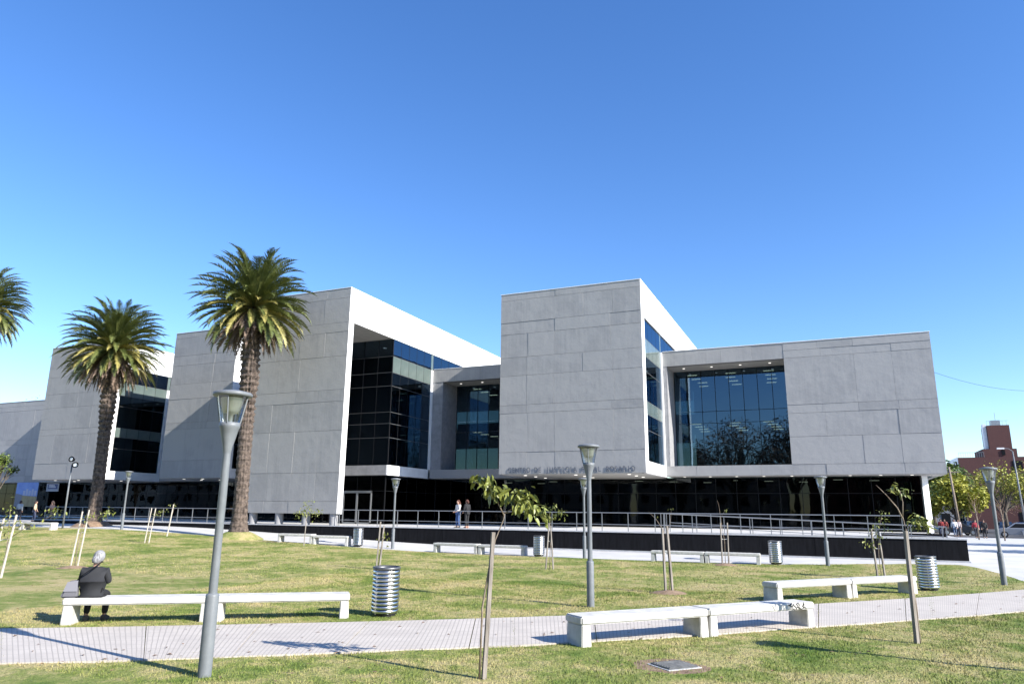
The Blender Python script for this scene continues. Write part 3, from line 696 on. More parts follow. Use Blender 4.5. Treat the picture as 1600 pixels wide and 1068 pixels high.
sapling(-15.82, 23.8, 'sparse sapling between two crossed stakes behind the near steel bin', [(-.06, .02, 1.75, .035), (.06, .16, 1.6, .035)],
  [(.012, [(0, 0), (.08, .8), (.2, 1.2)])], [(.25, 1.3), (.32, 1.15), (.1, 1.2), (.3, .8)], 8, .11, .09)
sapling(-10.2, 27.2, 'leafy sapling between two leaning stakes in front of the middle steel bin', [(-.16, -.02, 1.75, .03), (.15, .04, 1.65, .03)],
  [(.015, [(0, 0), (.03, .9), (.05, 1.7), (0, 2.2)])], [(-.3, 2.1), (-.05, 2.0), (.2, 2.05), (.1, 2.4), (.38, 2.1), (-.45, 2.2), (.5, 2.15)], 22, .13, .13)
sapling(-4.3, 20.9, 'bare twiggy sapling between two leaning grey stakes mid-lawn', [(-.1, -.13, 1.75, .035), (.1, .0, 1.82, .035)],
  [(.013, [(0, 0), (.02, .8), (-.04, 1.6), (-.3, 2.0), (-.5, 2.2)]), (.008, [(0, 1.6), (.1, 1.9), (.15, 2.3)])], [(-.3, 2.1), (.14, 2.3)], 3, .07, .06, soil=True)
sapling(-4.4, 33.4, 'thin twiggy sapling between two dark stakes in front of the grey bench', [(-.13, -.12, 1.8, .03), (.15, .18, 1.8, .03)],
  [(.014, [(0, 0), (.02, 1.0), (-.08, 1.8), (-.14, 2.5), (-.2, 2.75)]), (.007, [(-.1, 2.0), (.1, 2.3), (.2, 2.35)])], [(.12, 2.3)], 9, .1, .08, soil=True)
sapling(1.43, 29.4, 'bushy low-leaved sapling between two grey stakes near the right bench', [(-.13, -.2, 1.7, .033), (.13, .05, 1.68, .033)],
  [(.014, [(0, 0), (-.02, .8), (.05, 1.6), (.25, 2.2)])], [(-.45, 1.3), (-.3, 1.15), (-.1, 1.6), (.0, 1.8), (.2, 2.0), (.35, 2.25), (.3, 1.7), (.1, 1.45)], 16, .12, .12)
# thin street saplings beside the road
for i, (x, y, h) in enumerate(((12.0, 78, 4.5), (13.6, 76, 4.2), (15.0, 71, 4.6))):
    t = thing('street_sapling', ('bare young street tree on the plaza nearest the walking group', 'bare young street tree on the plaza between its two neighbours', 'bare young street tree on the plaza before the silver cars')[i], 'tree', (x, y, .22), group='bare street saplings')
    MB().tube([(0, 0, 0), (.05, 0, h*.4), (-.03, 0, h*.7)], [.06, .05, .035], 7).build('trunk', 'bark', t, True)
    mb = MB()
    for k in range(14):
        a = k*2.4; z0 = h*(.35+.03*k); mb.tube([(0, 0, z0), (.35*math.cos(a), .35*math.sin(a), z0+.5), (.5*math.cos(a), .5*math.sin(a), z0+1.0)], [.018, .012, .005], 4)
    mb.build('crown', 'leaf_c', t)

# ------------------------------------------------------------------ palms
def frond_mesh(name, m, L, droop, seed, wid=.38, ragged=.0):
    rnd = random.Random(seed); mb = MB(); K = 26; pts = []; ND = 3
    ang = rad(8); p = Vector((0, 0, 0))
    for k in range(K+1):
        pts.append(p.copy()); ang -= droop/K*(.45+1.1*k/K); p = p + Vector((0, math.cos(ang), math.sin(ang)))*(L/K)
    mb.tube(pts, [.035*(1-.85*k/K) for k in range(K+1)], 4)
    for k in range(3, K*ND):
        t = k/(K*ND); i = min(int(t*K), K-1); c = pts[i].lerp(pts[i+1], t*K-i); d = (pts[i+1]-pts[i]).normalized(); n = Vector((1, 0, 0)).cross(d)
        l = wid*math.sin(math.pi*min(1, .12+t*.9))**.6 * (1 if t < .85 else (1-t)/.15*.6+.4)
        for s_ in (-1, 1):
            if rnd.random() < ragged: continue
            out = (Vector((s_, 0, 0))*rnd.uniform(.55, .85) + d*rnd.uniform(.55, .9) + n*rnd.uniform(.15, .55) + Vector((0, 0, -.25*ragged*3))).normalized()
            w_ = d*.026; tip = c + out*l*rnd.uniform(.85, 1.1); b = len(mb.v)
            mid = c.lerp(tip, .5) + n*.01
            mb.v += [tuple(c-w_), tuple(c+w_), tuple(mid+w_*1.1), tuple(mid-w_*1.1), tuple(tip)]
            mb.f += [(b, b+1, b+2, b+3), (b+3, b+2, b+4)]
    return mb.mesh(name, m)
FG = [frond_mesh('frond', 'frond', 4.3, rad(dr_), s_, .54) for dr_, s_ in ((40, 1), (55, 2), (75, 3), (95, 4))]
FY = [frond_mesh('frond', 'frond_y', 3.9, rad(dr_), s_, .48, .05) for dr_, s_ in ((38, 5), (52, 6))]
FD = [frond_mesh('dead_frond', 'frond_d', 3.9, rad(dr_), s_, .30, .3) for dr_, s_ in ((12, 7), (24, 8))]
def palm(x, y, z, h, lab, seed, sc=.88, lean=0.0):
    rnd = random.Random(seed); t = thing('palm_tree', lab, 'palm tree', (x, y, z), group='canary palms in front of the building')
    mb = MB(); NZ = int(h*9); NK = 30
    for i in range(NZ+1):
        zz = h*i/NZ; r = .40 + .58*math.exp(-zz/.6) + (.10 if zz > h*.55 else 0)*S(zz, h*.55, h*.7) + .18*S(zz, h-1.2, h)
        for k in range(NK):
            a = 2*math.pi*k/NK; lat = math.sin(a*8 + i*.9)*math.sin(a*8 - i*.9)
            rough = .025 + .06*S(zz, h*.42, h*.6)
            rr = r + rough*lat*1.4 + rnd.uniform(-1, 1)*rough*.55
            mb.v.append((rr*math.cos(a)+lean*(zz/h)**1.3, rr*math.sin(a), zz-.3))
    for i in range(NZ):
        for k in range(NK): mb.f.append((i*NK+k, i*NK+(k+1) % NK, (i+1)*NK+(k+1) % NK, (i+1)*NK+k))
    mb.build('trunk', 'palm_trunk', t)
    def put(src, el, az, s_):
        link(src.name.split('.')[0], src, t, (lean+.25*math.cos(az), .25*math.sin(az), h-.35+.5*max(0, el)), (el, rnd.uniform(-.15, .15), az-math.pi/2), s_*sc)
    n = 215
    for k in range(n):
        f = k/n; el = rad(84) - rad(128)*f**.9 + rnd.uniform(-.08, .08); az = k*2.39996 + rnd.uniform(-.2, .2)
        lo = f > .55 and rnd.random() < .5
        put(rnd.choice(FY) if lo else FG[max(0, min(3, int(rnd.uniform(1.6, 3.9) - f*2.2)))], el, az, rnd.uniform(.85, 1.08))
    for k in range(120): put(rnd.choice(FD), rad(rnd.uniform(-80, -36)), rnd.uniform(0, 6.28), rnd.uniform(.75, 1.05))
    return t
palm(-32.55, 34.0, .45, 14.6, 'tallest palm with a brown skirt of dead fronds on a grassy mound', 41, .9, -.5)
md = MB().lathe([(1.9, -.25), (1.4, .06), (1.0, .28), (.7, .42), (0, .45)], 26).build('grass_mound', 'grass', None, True, (-32.55, 34.0, g(-32.55, 34)-.02)); struct(md)
palm(-48.4, 36.4, .8, 13.3, 'shorter palm with full yellow-green crown, left of the tallest palm', 42, .9, -.35)
md = MB().lathe([(1.7, -.25), (1.2, .12), (.9, .3), (0, .45)], 24).build('soil_mound', 'soil', None, True, (-48.4, 36.4, g(-48.4, 36.4)-.02)); struct(md)
palm(-65.3, 36.0, .7, 18.2, 'palm cut off by the picture edge beyond the shorter palm', 43)

# ------------------------------------------------------------------ broadleaf trees
def tree(name, x, y, z, h, cr, m, lab, seed, n=2600, leaf=.3, trunk_h=.35, sq=.85, group=None, gaps=.0):
    rnd = random.Random(seed); t = thing(name, lab, 'tree', (x, y, z), group=group)
    tb = MB(); tb.tube([(0, 0, -.2), (rnd.uniform(-.1, .1), 0, h*trunk_h*.6), (rnd.uniform(-.2, .2), 0, h*trunk_h)], [.03*h, .022*h, .018*h], 9); tb.build('trunk', 'trunk', t, True)
    lim = MB(); clumps = []
    cz = h-cr*sq; nb = 15
    for k in range(nb):
        a = k*2.39996+rnd.uniform(-.3, .3); e = rnd.uniform(-.35, 1.2); rr = cr*rnd.uniform(.45, .85)
        p = Vector((rr*math.cos(a)*math.cos(e), rr*math.sin(a)*math.cos(e), cz+rr*sq*math.sin(e)))
        b = Vector((0, 0, h*trunk_h*rnd.uniform(.75, 1))); mid = b.lerp(p, .5)+Vector((rnd.uniform(-.2, .2), rnd.uniform(-.2, .2), .05*h))
        lim.tube([b, mid, p], [.011*h, .007*h, .003*h], 5); clumps.append((p, cr*rnd.uniform(.28, .46)))
        for _ in range(5):
            q = p + Vector((rnd.gauss(0, .35), rnd.gauss(0, .35), rnd.gauss(0, .3)))*cr*.5; lim.tube([mid, mid.lerp(q, .6)+Vector((0, 0, .1)), q], [.005*h, .003*h, .001*h], 4)
    lim.build('limbs', 'trunk', t)
    cb = MB()
    for i in range(n):
        c, r = clumps[i % nb]; d = Vector((rnd.gauss(0, 1), rnd.gauss(0, 1), rnd.gauss(0, .8))); d = d.normalized()*r*rnd.random()**.45
        p = c+d; s_ = leaf*rnd.uniform(.5, 1.2); a = Vector((rnd.uniform(-1, 1), rnd.uniform(-1, 1), rnd.uniform(-.6, .6))).normalized(); b = a.cross(Vector((rnd.uniform(-1, 1), rnd.uniform(-1, 1), 1))).normalized()
        cb.poly([p-a*s_*.5, p+b*s_*.28, p+a*s_*.5, p-b*s_*.28])
    cb.build('crown', m, t); return t
tree('street_tree', 11.6, 104, .2, 9.0, 4.2, 'leaf_a', 'dark green broad tree just beyond the building corner', 61, 8000, .5)
tree('street_tree', 12.6, 94, .2, 6.3, 3.3, 'leaf_b', 'yellow-green rounded tree behind the walking group', 62, 9000, .46)
tree('street_tree', 20.5, 112, .2, 9.2, 4.6, 'leaf_b', 'thin yellowish tree in front of the brick building', 63, 2600, .38)
tree('street_tree', 25.5, 116, .2, 9.6, 5.0, 'leaf_b', 'yellowish tree at the right in front of the brick building', 64, 3000, .38)
tree('street_tree', 18.2, 126, .2, 8.0, 4.2, 'leaf_c', 'bare brown tree over the parked cars', 65, 1500, .22)
tree('street_tree', 23.5, 130, .2, 8.0, 4.5, 'leaf_c', 'second bare brown tree behind the silver cars', 66, 1500, .22)
tree('street_tree', -92, 62, .8, 15.5, 5.5, 'leaf_c', 'reddish bare tree rising over the low left wing', 67, 2600, .22)
tree('street_tree', -73.5, 44.5, .9, 6.4, 1.6, 'leaf_a', 'small dark green tree beside the people at the left wing', 68, 1500, .25)
for i, (x, y, h, lab) in enumerate(((24, 62, 10, 'leafy plaza tree casting a long shade band on the paving'), (21, 50.5, 8.5, 'smaller plaza tree by the road casting shade on the paving'))):
    tree('plaza_tree', x, y, .2, h, h*.36, 'leaf_a', lab, 70+i, 3000, .4)
PT = ['tall brown half-bare park tree, lowest of the row facing the building', 'brown half-bare park tree facing the recessed window', 'tall brown half-bare park tree beside the low-crowned one', 'spreading brown half-bare park tree facing the right wing', 'narrow brown park tree at the end of the row facing the right wing',
 'dense dark green park tree facing the entrance', 'tall dense dark green park tree facing the connector windows', 'thin bare brown park tree facing the palms', 'thin bare brown park tree near the far end facing the left wing', 'bare brown park tree farthest along facing the left wing']
PP = [(-24, -24, 16, 7.0), (-14, -21, 18, 7.5), (-5, -25, 19, 8.0), (5, -22, 18, 8.0), (15, -24, 19, 7.0), (-36, -22, 21, 8.5), (-49, -20, 25, 9.5), (-63, -22, 25, 9.5), (-78, -20, 24, 9.5), (-93, -16, 24, 9.0)]
for i, (x, y, h, r) in enumerate(PP):   # trees across the lawn from the building, mirrored in its glass
    tree('park_tree', x, y, 0, h, r, 'leaf_a' if i in (5, 6) else 'leaf_c', PT[i], 80+i, 6500 if i in (5, 6) else 5200 if i < 5 else 2200, .75 if i in (5, 6) else .5 if i < 5 else .35, .28, 1.0, 'tall park trees facing the building')
for i, (x, wd, h, mm) in enumerate(((-240, 60, 14, 'white'), (-174, 48, 12, 'sill'), (-120, 40, 11, 'brick'), (-76, 34, 9, 'sill'), (-38, 30, 12, 'interior'), (-4, 36, 10, 'brick'), (36, 40, 13, 'interior'))):
    hs = thing('city_block', ('white city block at the far end beyond the left wing', 'grey city block next to the far white one', 'brick city block facing the left wing across the park', 'low grey city block facing the palms', 'plain city block facing the entrance', 'brick city block facing the right wing', 'tallest plain city block at the street end')[i], 'building', (x, -62, 0), group='city blocks across the park')
    MB().box(0, wd, 0, 12, 0, h).build('wall', mm, hs); MB().box(-.2, wd+.2, -.1, 12.3, h, h+.4).build('parapet', 'cap', hs)
    for k in range(int(wd/4)):
        for z in range(int(h/3.2)): MB().box(1+k*4, 2.6+k*4, 12, 12.05, .9+z*3.2, 2.6+z*3.2).build('window', 'mullion', hs)

# ------------------------------------------------------------------ far right street
struct(MB().box(6.8, 120, 86, 97, .1, .245).build('street', 'asphalt'))
struct(MB().box(15.5, 120, 97, 300, .1, .24).build('side_street', 'asphalt'))
bb = thing('brick_building', 'red brick apartment building with a square water tower on its roof', 'building', (21.5, 150, 0))
MB().box(0, 40, 0, 14, 0, 12.5).build('wall', 'brick', bb)
MB().box(4.1, 9.2, 1, 9, 12.5, 14.0).build('tower_base', 'brick', bb); tw = MB().box(5.3, 8.7, 1.5, 7, 14.0, 18.2).build('tower', 'brick', bb)
MB().box(4.75, 5.25, 2, 3.4, 14.0, 18.5).build('white_duct', 'white', tw)
MB().box(-.06, 0, .05, 11, .3, 12.6).build('white_side', 'white', bb)
for k in range(4):
    for z in (1.5, 4.6, 7.6, 10.2):
        wn = MB().box(-.12, -.07, 1+k*2.6, 2.2+k*2.6, z, z+1.5).build('window', 'mullion', bb)
for k in range(5):
    for z in (1.5, 4.6, 7.6, 10.2):
        fr = MB().box(8+k*5, 9.5+k*5, -.05, 0, z, z+1.6).build('window', 'mullion', bb)
MB().box(6.9, 7.4, .9, 1.0, 12.9, 13.8).build('vent', 'mullion', bb)
rr = MB()
for k in range(6): rr.box(5.3+k*.6, 5.34+k*.6, 1.5, 1.54, 18.2, 19.0)
rr.box(5.3, 8.7, 1.5, 1.54, 18.95, 19.0); rr.box(6.2, 7.6, 2.5, 4, 18.2, 19.2); rr.tube([(7.0, 3, 19.2), (7.0, 3, 20.6)], .04, 5)
for k in range(12): rr.box(.2+k*.35, .23+k*.35, .2, .23, 12.5, 13.4)
rr.box(.2, 4.1, .2, .23, 13.35, 13.4); rr.build('roof_railing', 'rail', bb)
# low houses closing the street
for i, (x, y, wd, h, mm, lab) in enumerate(((8, 150, 12, 6, 'sill', 'low grey house behind the street trees'), (34, 128, 30, 5.5, 'white', 'low pale shop row beside the parked cars'))):
    hs = thing('street_house', lab, 'building', (x, y, .2))
    MB().box(0, wd, 0, 10, 0, h).build('wall', mm, hs); MB().box(-.15, wd+.15, -.2, 10.1, h, h+.3).build('parapet', 'cap', hs)
    for k in range(int(wd/3)): MB().box(.8+k*3, 2.2+k*3, -.04, 0, .9 if k % 2 else .05, 2.6).build('window' if k % 2 else 'door', 'mullion', hs)
# cars
def make_car(colr, nm):
    t = thing('parked_car', '', 'car')
    prof = [(-2.05, .28), (-2.08, .62), (-1.95, .86), (-1.1, .95), (1.15, .95), (1.95, .82), (2.08, .6), (2.05, .28)]
    mb = MB(); n = len(prof)
    for y, s_ in ((-.84, .94), (-.80, 1), (.80, 1), (.84, .94)):
        for (x, z) in prof: mb.v.append((x*(.985 if abs(y) > .82 else 1), y, .28+(z-.28)*s_))
    for r in range(3):
        for k in range(n): mb.f.append((r*n+k, r*n+(k+1) % n, (r+1)*n+(k+1) % n, (r+1)*n+k))
    mb.f += [tuple(range(n)), tuple(reversed(range(3*n, 4*n)))]; mb.build('body', col(nm, colr, .25, .3), t)
    cab = MB().hexa([(-1.75, -.76, .93), (1.1, -.76, .93), (1.1, .76, .93), (-1.75, .76, .93), (-1.2, -.62, 1.44), (.35, -.62, 1.44), (.35, .62, 1.44), (-1.2, .62, 1.44)]).build('cabin', nm, t)
    for s_ in (-1, 1):
        MB().hexa([(-1.45, s_*.755, .97), (.82, s_*.755, .97), (.82, s_*.775, .97), (-1.45, s_*.775, .97), (-1.12, s_*.645, 1.36), (.28, s_*.645, 1.36), (.28, s_*.665, 1.36), (-1.12, s_*.665, 1.36)]).build('side_window', 'mullion', cab)
    MB().hexa([(1.08, -.66, .97), (1.12, -.66, .97), (1.12, .66, .97), (1.08, .66, .97), (.42, -.56, 1.37), (.46, -.56, 1.37), (.46, .56, 1.37), (.42, .56, 1.37)]).build('windscreen', 'mullion', cab)
    for x in (-1.3, 1.3):
        for y in (-.78, .78):
            wh = MB().tube([(0, -.1, 0), (0, .1, 0)], .31, 16).build('wheel', 'liner', t, loc=(x, y, .31)); MB().tube([(0, -.11, 0), (0, .11, 0)], .18, 12).build('rim', 'steel', wh)
    for y in (-.6, .6): MB().box(2.0, 2.07, y-.16, y+.16, .6, .74).build('headlight', 'lampcore', t)
    return t
CARS = [((.33, .34, .36), 'car_silver', [(17.2, 88.6, 3.0), (19.3, 88.2, 3.1)], ['silver car parked at the kerb nearest the plaza', 'pale silver car parked in front of the other silver car']),
        ((.02, .025, .035), 'car_black', [(12.6, 95.0, .2), (16.6, 108, 1.5), (17.5, 120, 1.5)], ['dark car near the walking group', 'dark car parked in the side street', 'dark car parked deeper in the side street']),
        ((.03, .06, .13), 'car_blue', [(20.6, 104, 1.5), (20.8, 115, 1.5)], ['navy car parked at the side street kerb', 'navy car parked farther along the side street']),
        ((.35, .35, .36), 'car_grey', [(17.0, 114, 1.5), (21.5, 95.2, .1)], ['grey car between the dark cars in the side street', 'grey car across the road from the silver cars'])]
for colr, nm, spots, labs in CARS:
    base = make_car(colr, nm)
    for i, (x, y, rz) in enumerate(spots):
        o = base if i == 0 else copy_tree(base); o.location = (x, y, .25); o.rotation_euler.z = rz; tag(o, labs[i], 'car', 'parked cars along the street')
# poles and cables
up = thing('utility_pole', 'brown wooden utility pole by the walking group', 'pole', (12.3, 90, .2)); MB().tube([(0, 0, 0), (-.35, 0, 7.2)], [.14, .1], 9).build('pole', 'bark', up, True); MB().box(-1.1, .5, -.05, .05, 6.6, 6.72).build('crossarm', 'bark', up)
tp = thing('tall_street_light', 'tall thin grey street light at the road edge on the right', 'street light', (16.9, 84, .2)); MB().tube([(0, 0, 0), (-.2, 0, 8.3)], [.1, .06], 10).build('pole', 'lamp', tp, True)
MB().tube([(-.2, 0, 8.3), (-.5, 0, 8.55), (-1.0, 0, 8.6)], .035, 7).build('arm', 'lamp', tp); MB().box(-1.45, -.85, -.12, .12, 8.52, 8.66).build('lamp_head', 'white', tp)
def cable(lab, a, b, sag, r):
    a, b = Vector(a), Vector(b); o = thing('overhead_cable', lab, 'cable', a)
    MB().tube([(b-a)*k/12 + Vector((0, 0, -sag*4*(k/12)*(1-k/12))) for k in range(13)], r, 5).build('wire', 'mullion', o)
cable('thin black cable slanting down from the building roof to the right', (6.6, 60, 13.2), (22, 84, 14.5), 1.0, .012)
cable('upper black cable between the wooden pole and the corner', (5.9, 66, 5.6), (12, 90, 6.9), .3, .015)
cable('lower black cable running past the wooden pole to the right', (12, 90, 6.9), (30, 92, 6.6), .4, .015)

# ------------------------------------------------------------------ banner and notice
bn = thing('banner', 'large printed banner with blue sky and white building hung on the dark glass', 'banner', (-78.0, VR-.12, -.32))
MB().box(-1.75, 1.75, 0, .03, 2.55, 5.05).build('print_sky', surf('print_sky', (.10, .19, .50), (.20, .32, .62), .6, .8), bn)
MB().hexa([(-1.75, -.006, 2.55), (1.75, -.006, 2.55), (1.75, 0, 2.55), (-1.75, 0, 2.55), (-1.0, -.006, 3.7), (1.75, -.006, 3.6), (1.75, 0, 3.6), (-1.0, 0, 3.7)]).build('print_ground', surf('print_ground', (.24, .17, .08), (.36, .30, .15), .6, 1.5), bn)
for k in range(5): MB().box(-.55+k*.45, -.2+k*.45, -.012, -.006, 3.7, 4.2+.15*(k % 2)).build('print_building', surf('print_pale%d' % k, (.38, .42, .55), rough=.6), bn)
MB().hexa([(-1.75, -.012, 2.56), (-.7, -.012, 2.56), (-.7, -.006, 2.56), (-1.75, -.006, 2.56), (-1.7, -.012, 3.9), (-.6, -.012, 3.75), (-.6, -.006, 3.75), (-1.7, -.006, 3.9)]).build('print_road', surf('print_road', (.16, .17, .21), rough=.6), bn)
nb = thing('notice_board', 'small blue and white notice panel on the glass beside the banner', 'sign', (-74.6, VR+.3, -.25))
MB().box(-.95, .95, 0, .04, 4.05, 4.9).build('board', col('notice_pale', (.36, .38, .42)), nb); MB().box(-.75, .8, -.006, 0, 4.3, 4.8).build('print', col('notice_blue', (.07, .09, .20)), nb)
for k in range(3): MB().box(-.6, .3+.1*k, -.01, -.006, 4.68-k*.12, 4.73-k*.12).build('print_line', 'white', nb)

# ------------------------------------------------------------------ people
def skin(name, pts, edges, m, parent, sub=1):
    me = bpy.data.meshes.new(name); me.from_pydata([p[0] for p in pts], edges, []); o = bpy.data.objects.new(name, me); COL.objects.link(o)
    md_ = o.modifiers.new('s', 'SKIN'); md_.use_smooth_shade = True
    for i, p in enumerate(pts):
        r = p[1]; me.skin_vertices[0].data[i].radius = (r, r) if not hasattr(r, '__len__') else r
    me.skin_vertices[0].data[0].use_root = True
    ss = o.modifiers.new('b', 'SUBSURF'); ss.levels = sub; ss.render_levels = sub
    dg = bpy.context.evaluated_depsgraph_get(); nm = bpy.data.meshes.new_from_object(o.evaluated_get(dg)); bpy.data.objects.remove(o)
    nm.materials.clear(); nm.materials.append(MT[m]); nm.polygons.foreach_set('use_smooth', [True]*len(nm.polygons)); return link(name, nm, parent)
col('skin_tone', (.42, .25, .18), .55)
def person(lab, loc, rz, J, top, legs, hair, hairlen=0, grp=None, shoe=(.03, .03, .03), sc=1.0, nm='p'):
    t = thing('person', lab, 'person', loc, rz, grp); t.scale = (sc,)*3
    mt = col(nm+'_top', top, .85); ml = col(nm+'_legs', legs, .85); mh = MT.setdefault(nm+'_hair', surf(nm+'_hair', tuple(c*.5 for c in hair), tuple(min(1, c*1.4) for c in hair), .85, 14, stretch=(3, 3, .6), bump=.15, bscale=50)); ms = col(nm+'_shoe', shoe, .5)
    pv, ch, nk, hd = [Vector(J[k]) for k in ('pelvis', 'chest', 'neck', 'head')]; up_ = (hd-nk).normalized()
    pts = [(pv, .12), (pv.lerp(ch, .5), .115), (ch, .12), (nk, .055), (hd-up_*.06, .075), (hd+up_*.05, .092), (hd+up_*.10, .06)]; E = [(0, 1), (1, 2), (2, 3), (3, 4), (4, 5), (5, 6)]
    fw = Vector(J.get('face', (0, 1, 0))); pts.append((hd+fw*.105+up_*-.01, .016)); E.append((5, 7))
    bw = J.get('bulk', 1); jk = [(pv, (.19*bw, .14*bw)), (pv.lerp(ch, .5), (.18*bw, .14*bw)), (ch, (.18, .135)), (ch.lerp(nk, .75), (.085, .08))]; JE = [(0, 1), (1, 2), (2, 3)]
    tr_ = [(pv, (.15, .12))]; TE = []
    for s_ in ('l', 'r'):
        sh, el, wr = [Vector(J[k+s_]) for k in ('sh', 'el', 'wr')]; hp, kn, an, to_ = [Vector(J[k+s_]) for k in ('hp', 'kn', 'an', 'to')]
        b = len(pts); hand = wr + (wr-el).normalized()*.07
        pts += [(sh, .035), (el, .035), (wr, .03), (hand, (.035, .02)), (hp, .085), (kn, .055), (an, .04), (to_, .035)]
        E += [(2, b), (b, b+1), (b+1, b+2), (b+2, b+3), (0, b+4), (b+4, b+5), (b+5, b+6), (b+6, b+7)]
        hd_ = (wr-el).normalized(); sd_ = hd_.cross(Vector((0, 0, 1)) if abs(hd_.z) < .8 else Vector((0, 1, 0))).normalized()
        for q, (off, ln) in enumerate(((-.03, .07), (-.011, .085), (.009, .08), (.028, .062))):
            fb_ = len(pts); pts += [(hand+sd_*off+hd_*ln*.5, .009), (hand+sd_*off*1.1+hd_*ln-Vector((0, 0, .01)), .008)]; E += [(b+3, fb_), (fb_, fb_+1)]
        fb_ = len(pts); pts += [(wr+hd_*.03+sd_*-.045, .011), (wr+hd_*.07+sd_*-.06, .009)]; E += [(b+2, fb_), (fb_, fb_+1)]
        j = len(jk); jk += [(sh, .085), (el, .062), (wr, .048)]; JE += [(2, j), (j, j+1), (j+1, j+2)]
        j = len(tr_); tr_ += [(hp, .10), (kn, .075), (an+Vector((0, 0, .02)), .06)]; TE += [(0, j), (j, j+1), (j+1, j+2)]
        mb = MB(); f_ = (to_-an); f_.z = 0; f_.normalize(); r_ = Vector((-f_.y, f_.x, 0)); a0 = an-f_*.07
        base = Vector((0, 0, -an.z+J.get('ground', 0)+.0)); P = []
        for (d_, w_, h_) in ((0, .04, .09), (.08, .045, .10), (.19, .05, .065), (.27, .03, .04)):
            for s2 in (-1, 1): P.append((a0+f_*d_+r_*w_*s2, h_))
        gz = J.get('ground', 0)
        for p, h_ in P: mb.v.append((p.x, p.y, gz)); mb.v.append((p.x, p.y, gz+h_))
        for k in range(3):
            a_ = k*4; mb.f += [(a_+1, a_+3, a_+7, a_+5), (a_, a_+4, a_+6, a_+2), (a_, a_+1, a_+5, a_+4), (a_+2, a_+6, a_+7, a_+3)]
        mb.f += [(0, 2, 3, 1), (12, 13, 15, 14)]; mb.build('shoe', ms, t)
    pts[0] = (pts[0][0], .095); pts[1] = (pts[1][0], .09); pts[2] = (pts[2][0], .06)
    skin('body', pts, E, 'skin_tone', t)
    if 'hem' in J: jk.append((Vector(J['hem']), (.235, .17))); JE.append((0, len(jk)-1))
    skin('jacket', jk, JE, nm+'_top', t); skin('trousers', tr_, TE, nm+'_legs', t)
    hb = MB(); n = 14; c = hd+up_*.035-fw*.018
    for i in range(7):
        th = math.pi*.82*i/6
        for k in range(n):
            a = 2*math.pi*k/n; d = Vector((math.sin(th)*math.cos(a)*.105, math.sin(th)*math.sin(a)*.118, math.cos(th)*.122)); hb.v.append(tuple(c+d))
    for i in range(6):
        for k in range(n):
            d = (Vector(hb.v[i*n+k])-c).normalized()
            if i >= 2 and d.dot(fw) > .45: continue
            if i >= 4 and d.dot(fw) > -.1: continue
            hb.f.append((i*n+k, i*n+(k+1) % n, (i+1)*n+(k+1) % n, (i+1)*n+k))
    hb.tube([c-fw*.03-up_*.02, c-fw*.055-up_*.09, c-fw*.05-up_*.135], [.085, .078, .055], 10)
    if hairlen: hb.tube([c-fw*.07, c-fw*.1-up_*hairlen*.6, c-fw*.09-up_*hairlen], [.07, .075, .04], 9)
    hb.build('hair', mh, t, True); return t
def stand(step=0.0, arm=0.0, bend=0.0):
    J = dict(pelvis=(0, 0, .96), chest=(0, .02, 1.30), neck=(0, .02, 1.47), head=(0, .04, 1.60))
    for s_, k in ((-1, 'l'), (1, 'r')):
        st = step*s_
        J['sh'+k] = (.19*s_, .01, 1.40); J['el'+k] = (.25*s_, -.03-arm*s_*.12+bend*.1, 1.12); J['wr'+k] = (.24*s_-bend*.12*s_, .06-arm*s_*.2+bend*.25, .90+bend*.2)
        J['hp'+k] = (.095*s_, 0, .92); J['kn'+k] = (.10*s_, .04+st*.16, .50); J['an'+k] = (.10*s_, st*.3, .085); J['to'+k] = (.11*s_, st*.3+.16, .04)
    return J
sit = dict(bulk=1.12, hem=(0, .02, .50), pelvis=(0, .02, .58), chest=(0, .03, .93), neck=(.0, .05, 1.06), head=(.025, .085, 1.185), face=(.25, .95, -.1),
  shl=(-.19, .04, .965), shr=(.19, .04, .965), ell=(-.25, .10, .74), elr=(.25, .10, .74), wrl=(-.08, .36, .74), wrr=(.08, .36, .78),
  hpl=(-.10, .06, .54), hpr=(.10, .06, .54), knl=(-.15, .48, .50), knr=(.15, .48, .50), anl=(-.16, .40, .085), anr=(.15, .46, .085), tol=(-.18, .55, .04), tor=(.17, .61, .04))
bd = Vector((.796, .605, 0)); bnv = Vector((-.605, .796, 0))
mp_ = Vector((-13.36, 9.6, 0)) + bd*.46 + bnv*.2
man = person('grey-haired person in a black jacket seated on the bench, seen from behind', (mp_.x, mp_.y, .06), math.atan2(bd.y, bd.x), sit, (.018, .019, .022), (.012, .012, .014), (.24, .24, .25), nm='sitter', shoe=(.05, .05, .055))
bgp = mp_ + bd*(-.36) + bnv*-.06
bag = thing('shoulder_bag', 'grey shoulder bag hanging at the side of the seated person', 'bag', (bgp.x, bgp.y, .535), math.atan2(bd.y, bd.x))
bgm = MB().hexa([(-.15, -.06, 0), (.15, -.06, 0), (.15, .06, 0), (-.17, .06, 0), (-.04, -.04, .30), (.14, -.04, .34), (.14, .04, .34), (-.06, .04, .30)]).mesh('pouch', col('bag_grey', (.12, .12, .135), .8)); bm = bmesh.new(); bm.from_mesh(bgm); bmesh.ops.bevel(bm, geom=list(bm.edges), offset=.03, segments=3, affect='EDGES'); bm.to_mesh(bgm); bm.free(); link('pouch', bgm, bag)
MB().hexa([(-.10, -.068, .12), (.14, -.068, .12), (.14, -.06, .12), (-.10, -.06, .12), (-.05, -.05, .29), (.13, -.05, .32), (.13, -.042, .32), (-.05, -.042, .29)]).build('flap', col('bag_flap', (.19, .19, .215), .8), bag)
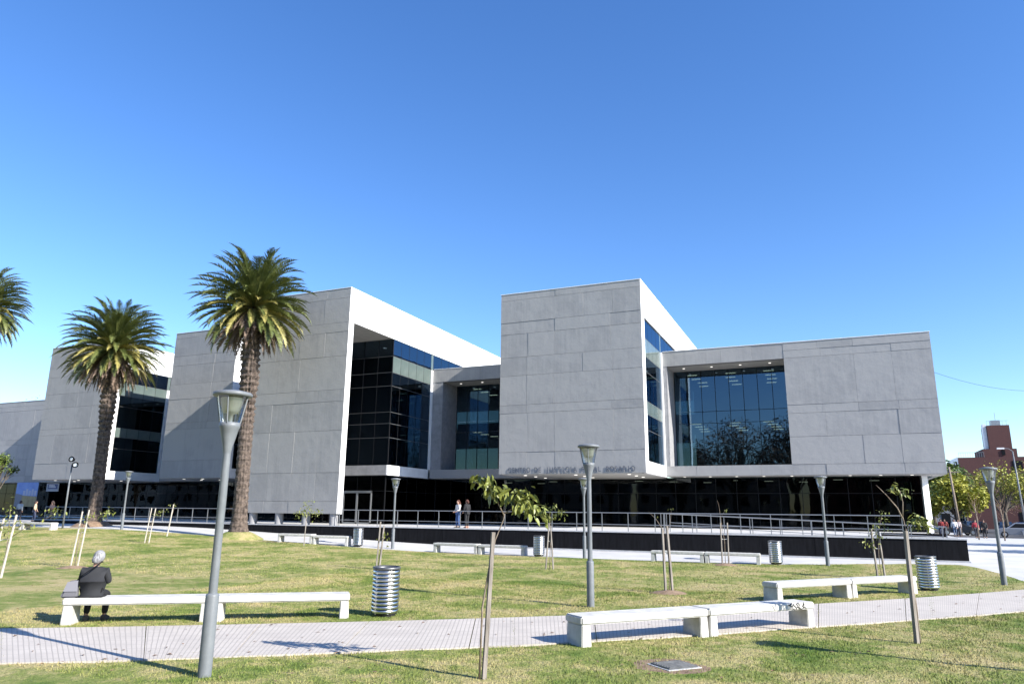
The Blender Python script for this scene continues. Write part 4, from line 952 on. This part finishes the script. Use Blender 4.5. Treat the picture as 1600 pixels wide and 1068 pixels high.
MB().tube([(.10, .0, .32), (.22, -.15, .42), (.40, -.145, .56), (.50, -.06, .66), (.47, .1, .64)], .012, 6).build('strap', 'mullion', bag)
person('person in a white top and blue jeans standing at the railing', (-20.75, 39.6, 1.25), 2.6, stand(.1, .1, .6), (.66, .62, .6), (.07, .13, .30), (.10, .035, .02), .2, 'people on the plinth', nm='pl_a', sc=.94)
person('person in black with a tan bag facing the one in jeans', (-20.15, 39.6, 1.25), 1.2, stand(.1, -.1, .4), (.012, .012, .014), (.015, .015, .017), (.08, .03, .02), .12, 'people on the plinth', shoe=(.4, .2, .13), nm='pl_b', sc=.95)
for i, (x, y, rz, tp_, lg, lab) in enumerate(((-63.9, 41.0, .4, (.42, .46, .48), (.03, .03, .04), 'person in a grey top near the banner'), (-62.2, 41.2, -.6, (.62, .43, .28), (.04, .05, .09), 'person in a peach top near the banner'), (-60.3, 41.4, 2.0, (.05, .035, .035), (.03, .03, .03), 'person in dark brown clothes beside the plinth end'))):
    person(lab, (x, y, g(x, y)), rz, stand(.3, .3, .2*i), tp_, lg, (.05, .035, .03), .1*i, 'people by the left wing', nm='lf%d' % i)
for i, (x, y, rz, tp_, lg, lab) in enumerate(((10.55, 90, 3.0, (.30, .04, .04), (.05, .06, .1), 'walker in a red top at the edge of the group'), (11.0, 90.6, 2.8, (.25, .06, .05), (.03, .03, .04), 'walker in dark red behind the one in white'), (11.5, 88, 3.2, (.72, .72, .72), (.10, .14, .22), 'walker in a white shirt and jeans'), (11.95, 88.6, 3.1, (.5, .42, .42), (.12, .13, .16), 'walker in pale clothes beside the one in white'), (12.75, 84, 3.3, (.32, .035, .05), (.03, .03, .04), 'walker in a bright red top beside the one all in black'), (13.5, 84.2, 3.0, (.02, .02, .022), (.02, .02, .025), 'walker dressed all in black next to the red top'))):
    person(lab, (x, y, .235), rz, stand(.5*(-1)**i, .5*(-1)**i, .1), tp_, lg, (.04, .03, .025), .12*(i % 2), 'people walking on the pavement', nm='rt%d' % i)
